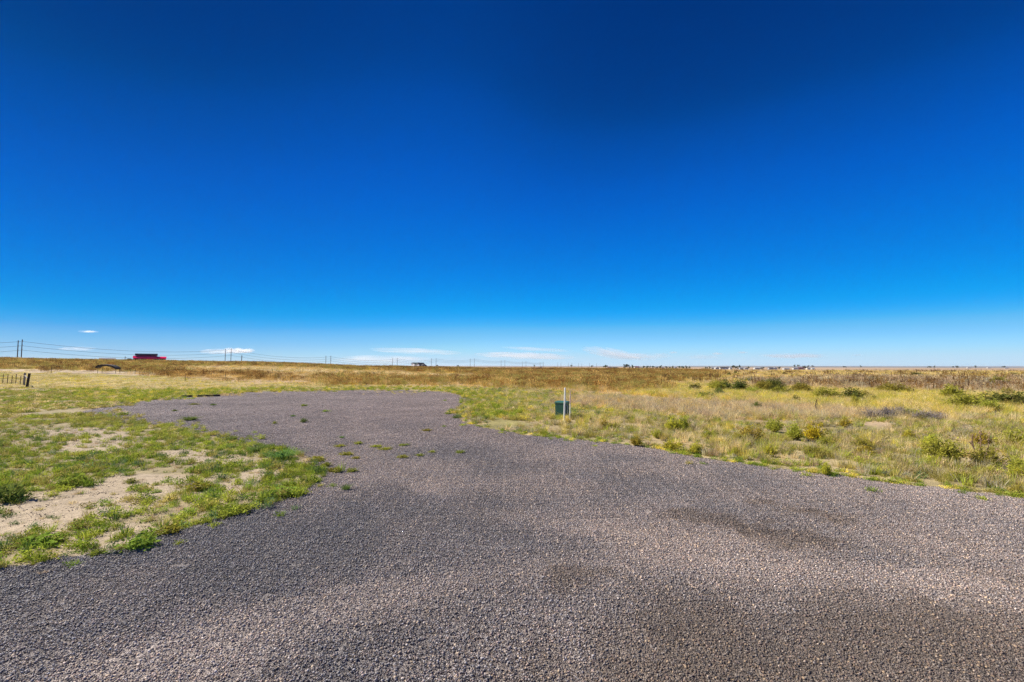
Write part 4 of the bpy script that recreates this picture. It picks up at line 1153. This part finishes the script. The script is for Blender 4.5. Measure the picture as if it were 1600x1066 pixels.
TR = [(946, 5.5, 4.6), (980, 8, 7), (988.5, 4, 4), (1006.5, 3.6, 3.6), (1011.5, 4, 4.4), (1016, 2.6, 3), (1021, 4, 3.4), (1026, 3, 3), (1032, 5, 3.4),
      (1041, 3.6, 3), (1046, 3, 2.6), (1051, 3, 2.8), (1061, 4, 3.4), (1067, 4.6, 3.8), (1072, 4, 3.2), (1077, 3, 2.8),
      (1104, 3.6, 3), (1109, 3, 2.4), (1146, 5, 4.6), (1151, 5, 4), (1156, 4, 4), (1170, 3, 3), (1191, 5, 2.6), (1218, 5, 2.2), (1258.5, 4, 3.2)]
for i, (x_, w_, h_) in enumerate(TR):
    lb = 'largest dark tree beside the long pink house' if x_ == 980 else 'small dark tree of the distant settlement, %s from the left' % ORD[i + 1]
    tree(i, x_, 1120, w_ * 1.1, h_ + 1.2, lb, 'trees of the distant settlement')
FT = [(683, 2600, 3, 2.2), (716, 2600, 3.4, 2.6), (835, 3000, 3, 2), (893, 3000, 3.5, 2.4), (925, 3000, 4, 2.2), (1242, 3600, 4, 2.6), (1248, 3600, 4, 3.2), (1256, 3600, 4, 2.4), (1263, 3600, 4, 2),
      (1270, 3600, 3.6, 2.4), (1452, 3000, 4, 2.6), (1460, 3000, 3, 2.2), (1489, 3000, 3, 2), (1495.5, 3000, 4.4, 3.2), (1524, 3200, 3.6, 2.4), (1568, 3000, 4.4, 2.6), (1320, 3600, 4, 2), (1345, 3600, 3, 2)]
for i, (x_, D, w_, h_) in enumerate(FT):
    tree(i, x_, D, w_, h_ + 1, 'tiny tree on the far horizon, %s from the left' % ORD[i + 1], 'trees along the far horizon')
tree(1, 183.2, 318, 7, 3.6 + 5, 'dark green tree at the right end of the grey shed', None)

# ------------------------------------------------------------------ shrubs and single weeds
def shoots(r, n, h, w, thick, lo=0.0, hi=1.0, fan=1.15):
    """arching shoots fanning out of one base, from fraction lo to hi of their length"""
    az = r.random(n) * 2 * np.pi; el = np.pi / 2 - fan * np.sqrt(r.random(n))
    L = (.45 + .55 * r.random(n) ** .7) * (.72 + .16 * np.sin(az * 2 + 1) + .16 * np.sin(az * 5 + 2 * w))
    V = []
    for j, t_ in enumerate(np.linspace(lo, hi, 4)):
        rad = np.cos(el) * t_ * L * w; zz = h * L * (np.sin(el) * t_ + .12 * t_ * (1 - t_))
        cx, cy = np.cos(az) * rad, np.sin(az) * rad
        wa = az + np.pi / 2 + 1.0 * j * r.random(n); tk = thick * (1 - .6 * t_)
        V += [np.c_[cx - np.cos(wa) * tk, cy - np.sin(wa) * tk, zz], np.c_[cx + np.cos(wa) * tk, cy + np.sin(wa) * tk, zz]]
    V = np.stack(V, 1); F4 = np.array([0, 1, 3, 2, 2, 3, 5, 4, 4, 5, 7, 6])
    tips = (V[:, 4:8].mean(1))
    return (V.reshape(-1, 3), (F4[None] + 8 * np.arange(n)[:, None]).ravel(), np.full(n * 3, 4), np.repeat(r.random(n), 8)), tips, V[:, 6:8].mean(1)
def shrub_proto(name, k, mleaf, mstem, nsh=520, size=.07, fan=1.2, grey=0.0):
    r = np.random.default_rng(1200 + k)
    sh_, mid, tip = shoots(r, nsh, 1.0, .62, .010, .45, 1.0, fan)
    cs = np.concatenate([mid + (tip - mid) * r.random((nsh, 1)) * 1.0 + r.normal(0, .02, (nsh, 3)) for _ in range(3)])
    v, f, l, a = join([sh_, leaves(r, cs, size)])
    fm = np_mesh('foliage', v, f, l, {'v': a}); fm.materials.append(mleaf)
    st, _, _ = shoots(r, 170, 1.0, .6, .011, 0.0, .72, fan)
    sm = np_mesh('stems', *st[:3], {'v': st[3]}); sm.materials.append(mstem)
    t_ = empty(name, (0, 0, 0)); mesh_obj('foliage', fm, t_); mesh_obj('stems', sm, t_)
    return t_
M_STEM = foliage_mat('shrub_stem', False, (.24, .19, .14), .1, .1)
SH = {'yg': shrub_proto('rabbitbrush', 0, foliage_mat('rabbitbrush_leaf', False, (.54, .50, .06), .4, .15), M_STEM),
      'yel': shrub_proto('rabbitbrush', 1, foliage_mat('yellow_rabbitbrush_leaf', False, (.62, .52, .04), .4, .1), M_STEM),
      'gr': shrub_proto('green_shrub', 2, foliage_mat('green_shrub_leaf', False, (.40, .385, .06), .4, .2), M_STEM),
      'dk': shrub_proto('dark_shrub', 3, foliage_mat('dark_shrub_leaf', False, (.15, .17, .04), .3, .2), M_STEM, fan=1.35),
      'gy': shrub_proto('sagebrush', 4, foliage_mat('sagebrush_leaf', False, (.24, .205, .20), .2, .1), M_STEM, size=.045, fan=1.35)}
su = {k: False for k in SH}
CN = {'yg': 'bright yellow green', 'yel': 'golden yellow', 'gr': 'fresh green', 'dk': 'dark olive', 'gy': 'grey purple'}
KIND = {'yg': 'rabbitbrush shrub', 'yel': 'rabbitbrush shrub', 'gr': 'leafy shrub', 'dk': 'bushy shrub', 'gy': 'twiggy sagebrush'}
def shrub(kind, px, py, wp, hp, label, group):
    t_ = copy_tree(SH[kind]) if su[kind] else SH[kind]; su[kind] = True
    p = place(px, py); k_ = p.y / F
    t_.location = p - Vector((0, 0, .02)); t_.scale = (wp * k_ * 1.1, wp * k_ * 1.1, hp * k_ * 1.3); t_.rotation_euler = (0, 0, px * .37)
    tag(t_, label, 'shrub', group)
ROWS = [
 ('before the brown stalks', 'shrubs of the far right band', [
    ('dk', 1139, 587.5, 7, 4), ('dk', 1149, 584.5, 6, 3.5), ('dk', 1170, 597, 9, 6), ('dk', 1226, 586, 7, 4), ('dk', 1086, 611, 16, 9), ('gr', 1122, 612, 26, 13), ('dk', 1133, 611, 18, 14), ('dk', 1155, 612, 28, 15),
    ('gr', 1176, 617, 24, 9), ('gr', 1190, 609, 22, 10), ('dk', 1206, 608, 34, 13), ('gr', 1222, 603, 14, 6), ('dk', 1215, 616, 28, 15), ('gr', 1252, 616, 28, 13), ('gr', 1290, 625, 40, 14), ('dk', 1333, 628, 30, 17), ('dk', 1366, 600, 24, 9),
    ('gr', 1346, 624, 26, 10), ('gr', 1396, 616, 46, 13), ('dk', 1432, 587.5, 12, 4.6), ('dk', 1585, 586, 9, 3), ('gr', 1487, 625, 36, 18), ('gr', 1510, 641, 50, 20), ('dk', 1509, 640, 26, 12), ('dk', 1575, 636, 64, 18), ('dk', 1610, 640, 40, 18), ('dk', 1300, 603, 20, 7), ('dk', 1321, 606, 14, 6), ('gr', 1545, 644, 34, 14)]),
 ('below the yellow band', 'grey sagebrush at the foot of the yellow band', [
    ('gy', 1362, 656, 44, 17), ('gy', 1385, 654, 34, 18), ('gy', 1405, 651, 34, 17), ('gy', 1448, 657, 42, 17), ('gr', 1425, 652, 30, 13), ('gy', 1470, 655, 28, 11)]),
 ('in the near verge', 'shrubs of the near right verge', [
    ('yg', 888, 663, 13, 9), ('yg', 944, 670, 17, 16), ('gr', 957, 672, 22, 12), ('yg', 994, 698, 20, 15), ('yg', 1052, 674, 26, 22), ('gr', 1068, 671, 20, 20), ('yg', 1088, 709, 27, 17), ('yg', 1172, 692, 42, 26), ('gr', 1210, 676, 27, 22), ('gr', 1242, 688, 30, 26),
    ('yel', 1273, 692, 32, 30), ('gr', 1290, 698, 24, 16), ('yg', 1204, 714, 19, 20), ('gr', 1272, 712, 36, 14), ('yg', 1291, 744, 18, 20), ('gr', 1348, 702, 26, 18), ('yg', 1322, 668, 18, 16), ('gr', 1474, 724, 52, 40), ('yg', 1455, 700, 28, 20),
    ('gr', 1543, 728, 42, 30), ('gr', 1582, 700, 48, 28), ('yg', 1533, 700, 26, 26), ('gr', 1600, 742, 40, 26), ('yg', 1590, 771, 26, 13), ('yg', 1420, 688, 22, 15), ('gr', 1110, 686, 24, 15), ('yg', 1026, 684, 18, 12), ('gr', 1500, 752, 30, 16)])]
_r = random.Random(5)
for _i in range(16):
    ROWS[0][2].append((_r.choice(['gr', 'dk', 'gr']), _r.uniform(1090, 1600), _r.uniform(603, 648), _r.uniform(12, 30), _r.uniform(6, 13)))
for _i in range(12):
    _x = _r.uniform(960, 1600); ROWS[2][2].append((_r.choice(['yg', 'gr', 'yg']), _x, 668 + (_x - 940) * .08 + _r.uniform(0, 30), _r.uniform(16, 34), _r.uniform(10, 20)))
for where, grp, lst in ROWS:
    lst = sorted(lst, key=lambda q: q[1])
    cnt = {}
    for kd, x_, y_, w_, h_ in lst:
        cnt[kd] = cnt.get(kd, 0) + 1
        if 'far' in grp: w_, h_ = w_ * 1.12, h_ * 1.3
        shrub(kd, x_, y_, w_, h_, '%s %s %s, %s such from left' % (CN[kd], KIND[kd], where, ORD[cnt[kd]]), grp)
# dead stalks in the tall clump at right
M_SEED = paint('dry_seed_stalk', (.30, .19, .11), .9, .3, 20)
p = place(1537, 722); hh = 46 * p.y / F
t_ = empty('dead_stalk_plant', p, 0, 'tall dead brown stalks with seed heads inside the green shrub at right', 'plant')
for i in range(5):
    x_ = (i - 2.5) * .07; z_ = hh * (.7 + .3 * ((i * 7) % 5) / 4)
    s_ = MB().tube([(x_ * .5, (i % 3) * .06, -.05), (x_, (i % 2) * .08, z_ * .6), (x_ * 1.25, (i % 2) * .08, z_)], [.010, .008, .006], 5).build('stalk', M_SEED, t_)
    mb = MB()
    for j in range(8):
        q = Vector((x_ * 1.25 + random.gauss(0, .03), (i % 2) * .08 + random.gauss(0, .03), z_ - .12 + .14 * random.random())); mb.tube([q, q + Vector((random.gauss(0, .02), 0, .035))], [.010, .004], 5)
    mb.build('seed_head', M_SEED, s_)

# single weeds on the drive and along its left edge
W_G = foliage_mat('weed_leaf', False, (.25, .31, .045), .4, .2); W_B = foliage_mat('blue_weed_leaf', False, (.18, .28, .07), .4, .15)
W_Y = foliage_mat('yellow_weed_leaf', False, (.36, .36, .05), .35, .2); W_D = foliage_mat('dark_weed_leaf', False, (.16, .24, .05), .3, .2)
def weed_mesh(k, mat, n=260, blade=40):
    r = np.random.default_rng(1500 + k)
    c = r.normal(0, .5, (n, 3)); c[:, 2] = np.abs(c[:, 2]); c = c / np.linalg.norm(c, axis=1)[:, None] * (r.random((n, 1)) ** .45)
    c = c * [.5, .5, .75]; c[:, :2] *= (1 + .3 * np.sin(np.arctan2(c[:, 1], c[:, 0]) * 3 + k))[:, None]
    return plant_mesh('weed', [leaves(r, c, .16), blades(r, blade, .28, .5, 1.1, .025, 1.1)], mat)
WM_ = {'g': [weed_mesh(0, W_G), weed_mesh(1, W_G)], 'b': [weed_mesh(2, W_B, 60, 260), weed_mesh(3, W_B, 60, 200)], 'y': [weed_mesh(4, W_Y), weed_mesh(5, W_Y)], 'd': [weed_mesh(6, W_D), weed_mesh(7, W_D)]}
WEEDS = [('g', 475, 635, 11, 5), ('g', 508.5, 643, 12, 4), ('d', 474.5, 660, 11, 9), ('d', 458, 651, 8, 4), ('g', 429, 663, 7, 6), ('b', 409, 704, 20, 12), ('b', 441, 717, 42, 16), ('y', 494, 719, 30, 9), ('g', 509, 728, 18, 9),
         ('y', 517, 738, 11, 10), ('y', 527, 739, 15, 12), ('g', 550, 738, 18, 8), ('b', 541, 767, 14, 11), ('b', 534, 684, 7, 4), ('y', 560, 693, 14, 6), ('y', 588, 697, 20, 4), ('y', 602, 701, 22, 4), ('y', 542, 710, 22, 6), ('y', 630, 715, 18, 6),
         ('g', 631, 695, 17, 4), ('y', 667, 673, 16, 5), ('g', 656, 712, 16, 5), ('y', 675, 707, 12, 5), ('g', 719, 708, 15, 6), ('d', 712, 654, 11, 5), ('g', 700, 647, 14, 4), ('y', 531, 697, 18, 5), ('y', 556, 716, 13, 5), ('b', 297, 657, 22, 8),
         ('g', 192, 648, 20, 6), ('g', 337, 677, 12, 6), ('b', 362, 687, 17, 9), ('b', 402, 705, 26, 13), ('d', 273, 643, 9, 4), ('g', 303, 632, 16, 3), ('d', 333, 633, 9, 4)]
WEEDS.sort(key=lambda q: q[1])
WN = {'g': 'green', 'b': 'blue green', 'y': 'yellow green', 'd': 'dark green'}
cnt = {}
for i, (kd, x_, y_, w_, h_) in enumerate(WEEDS):
    o = mesh_obj('weed_clump', WM_[kd][i % 2]); p = place(x_, y_); k_ = p.y / F
    o.location = p - Vector((0, 0, .004)); o.scale = (w_ * k_ * .95, w_ * k_ * .95, h_ * k_ * 1.0); o.rotation_euler = (0, 0, i * 2.1)
    cnt[kd] = cnt.get(kd, 0) + 1
    tag(o, '%s weed tuft growing on the gravel, %s of its colour from the left' % (WN[kd], ORD[cnt[kd]]), 'weed', 'weed tufts on the driveway')
EDGE = [('d', 12, 787, 60, 40, 'dark broad leafed weed at the left edge beside the bare soil'), ('g', 215, 855, 66, 28, 'large bright green weed clump bulging over the gravel edge'),
        ('g', 152, 866, 30, 14, 'small green weed just left of the largest clump at the gravel edge'), ('g', 232, 838, 40, 22, 'green weed behind the largest clump at the gravel edge'),
        ('y', 266, 833, 44, 20, 'yellow green grassy weed right of the largest edge clump'), ('y', 322, 818, 20, 14, 'straw tinged weed tuft on the gravel edge at left middle'),
        ('g', 345, 806, 50, 22, 'green weed clump on the gravel edge before the corner'), ('g', 378, 803, 36, 20, 'rounded green weed right of its larger neighbour on the gravel edge'),
        ('g', 445, 778, 56, 20, 'green weed clump near the gravel corner, rightmost large one'), ('g', 410, 788, 30, 14, 'low green weed left of the rightmost large edge clump'),
        ('b', 430, 768, 14, 14, 'upright blue green weed casting a shadow near the gravel corner'), ('g', 418, 752, 16, 12, 'small rounded green weed on the pale soil'),
        ('b', 448, 762, 20, 12, 'blue green weed on pale soil near the corner clump'), ('g', 490, 757, 26, 16, 'green weed at the tip of the weedy corner'),
        ('g', 115, 760, 60, 24, 'wide green weed patch at the upper edge of the bare soil'), ('g', 205, 757, 22, 12, 'round green weed alone on the bare soil'),
        ('y', 305, 770, 44, 22, 'yellow green weed clump in the middle of the weedy ground'), ('g', 60, 850, 70, 26, 'broad green weed clump by the lower left gravel edge')]
for i, (kd, x_, y_, w_, h_, lb) in enumerate(EDGE):
    o = mesh_obj('weed_clump', WM_[kd][(i + 1) % 2]); p = place(x_, y_ - 2); k_ = p.y / F
    o.location = p - Vector((0, 0, .01)); o.scale = (w_ * k_ * .9, w_ * k_ * .8, h_ * k_ * .9); o.rotation_euler = (0, 0, i * 1.3)
    tag(o, lb, 'weed', 'weed clumps of the weedy ground at left')

# ------------------------------------------------------------------ far blue hills
hx = np.linspace(-4500, 17000, 240); base = -40
hz = 12 + 32 * sstep(3500, 6000, hx) * (.4 + .9 * fbm(hx, hx * 0, 5200, 71, 3)) + 9 * fbm(hx, hx * 0, 900, 72, 3)
v = []; 
for yy_, f_ in ((13000, 0), (13600, .55), (14500, 1), (16000, .5), (18000, 0)):
    v.append(np.c_[hx, np.full(240, yy_) + 300 * fbm(hx, hx * 0 + yy_, 1500, 73, 2), base + (hz - base) * f_])
v = np.concatenate(v); q = np.concatenate([np.stack([np.arange(239) + r_ * 240, np.arange(239) + 1 + r_ * 240, np.arange(239) + 1 + (r_ + 1) * 240, np.arange(239) + (r_ + 1) * 240], 1) for r_ in range(4)])
me = np_mesh('hills', v, q.ravel(), np.full(len(q), 4), {}, smooth=True); me.materials.append(paint('far_hill', (.13, .13, .12), .95, .2, .0005))
tag(mesh_obj('hills', me), kind='structure')

# ------------------------------------------------------------------ haze
m, nt, out = new_mat('haze_air')
pv = N(nt, 'ShaderNodeVolumePrincipled'); pv.inputs['Color'].default_value = (.86, .92, 1.0, 1); pv.inputs['Density'].default_value = 3e-5; pv.inputs['Anisotropy'].default_value = .2
nt.links.new(pv.outputs[0], out.inputs['Volume'])
o = MB().box(-36000, 36000, -4000, 36000, -60, 48).build('haze', m); tag(o, 'pale blue haze lying over the distant plain', 'haze', kind='stuff')

# ------------------------------------------------------------------ clouds
def cloud_mat(name, dens, scale, lo, hi, stretch=(1, 1, 1)):
    m, nt, out = new_mat(name); L = nt.links
    tc = N(nt, 'ShaderNodeTexCoord'); mp = N(nt, 'ShaderNodeMapping'); mp.inputs['Scale'].default_value = stretch
    no = N(nt, 'ShaderNodeTexNoise'); no.inputs['Scale'].default_value = scale; no.inputs['Detail'].default_value = 5; no.inputs['Roughness'].default_value = .6
    oi = N(nt, 'ShaderNodeObjectInfo'); L.new(oi.outputs['Location'], mp.inputs['Location'])
    L.new(tc.outputs['Object'], mp.inputs['Vector']); L.new(mp.outputs[0], no.inputs['Vector'])
    ln = N(nt, 'ShaderNodeVectorMath', operation='LENGTH'); L.new(tc.outputs['Object'], ln.inputs[0])
    # dense core fading outwards, broken up by noise
    sb = N(nt, 'ShaderNodeMath', operation='MULTIPLY_ADD'); sb.inputs[1].default_value = -.42; L.new(ln.outputs['Value'], sb.inputs[0]); L.new(no.outputs['Fac'], sb.inputs[2])
    am = N(nt, 'ShaderNodeMath', operation='MULTIPLY_ADD'); am.inputs[1].default_value = 2.4; am.inputs[2].default_value = -.70; L.new(no.outputs['Fac'], am.inputs[0]); L.new(am.outputs[0], sb.inputs[2])
    mr = N(nt, 'ShaderNodeMapRange'); mr.inputs['From Min'].default_value = lo; mr.inputs['From Max'].default_value = hi; mr.inputs['To Max'].default_value = dens
    L.new(sb.outputs[0], mr.inputs['Value'])
    pv = N(nt, 'ShaderNodeVolumePrincipled'); pv.inputs['Color'].default_value = (1, 1, 1, 1); pv.inputs['Anisotropy'].default_value = .3
    L.new(mr.outputs[0], pv.inputs['Density']); L.new(pv.outputs[0], out.inputs['Volume'])
    return m
C_PUFF = cloud_mat('puffy_cloud', .012, 3.4, .10, .60); C_WISP = cloud_mat('wispy_cloud', .0026, 2.4, .05, .65, (1, 1, 1.2)); C_THIN = cloud_mat('thin_cloud', .0011, 2.0, .02, .6, (1, 1, 1.2))
def cloud(px, py, wp, hp, mat, tilt=0.0, D=15000, depth=.5):
    import bmesh
    me = bpy.data.meshes.new('cloud'); bm = bmesh.new(); bmesh.ops.create_icosphere(bm, subdivisions=3, radius=1.0); bm.to_mesh(me); bm.free()
    me.materials.append(mat); o = mesh_obj('cloud', me); q = at_depth(px, py, D); k_ = D / F
    o.location = q; o.scale = (wp * k_ / 2, wp * k_ / 2 * depth, hp * k_ / 2); o.rotation_euler = (0, tilt, 0); tag(o, kind='structure')
CL = [(138, 518.3, 32, 4.2, C_WISP, 0), (140, 518.2, 18, 3, C_PUFF, 0), (345, 549.5, 66, 9, C_WISP, 0), (374, 548.6, 40, 8, C_PUFF, .02), (358, 546.5, 17, 7, C_PUFF, 0), (372, 545.5, 12, 5, C_PUFF, 0), (389, 548, 19, 8, C_PUFF, 0),
      (820, 556, 160, 11, C_WISP, .03), (955, 552, 96, 16, C_WISP, .16), (985, 557, 90, 12, C_WISP, .05), (1030, 556, 40, 9, C_WISP, 0), (1052, 551, 15, 3.4, C_PUFF, 0), (650, 549, 150, 10, C_THIN, .04), (600, 562, 160, 14, C_THIN, 0),
      (1121, 552.8, 19, 4.2, C_PUFF, 0), (1160, 551, 17, 3.6, C_PUFF, 0), (1240, 556.3, 110, 8, C_WISP, 0), (1232, 556, 14, 3.4, C_PUFF, 0), (1340, 555, 22, 4, C_WISP, 0), (1100, 558, 60, 8, C_THIN, 0), (840, 546, 120, 6, C_THIN, .05), (120, 545, 60, 7, C_THIN, 0)]
for c_ in CL: cloud(*c_)
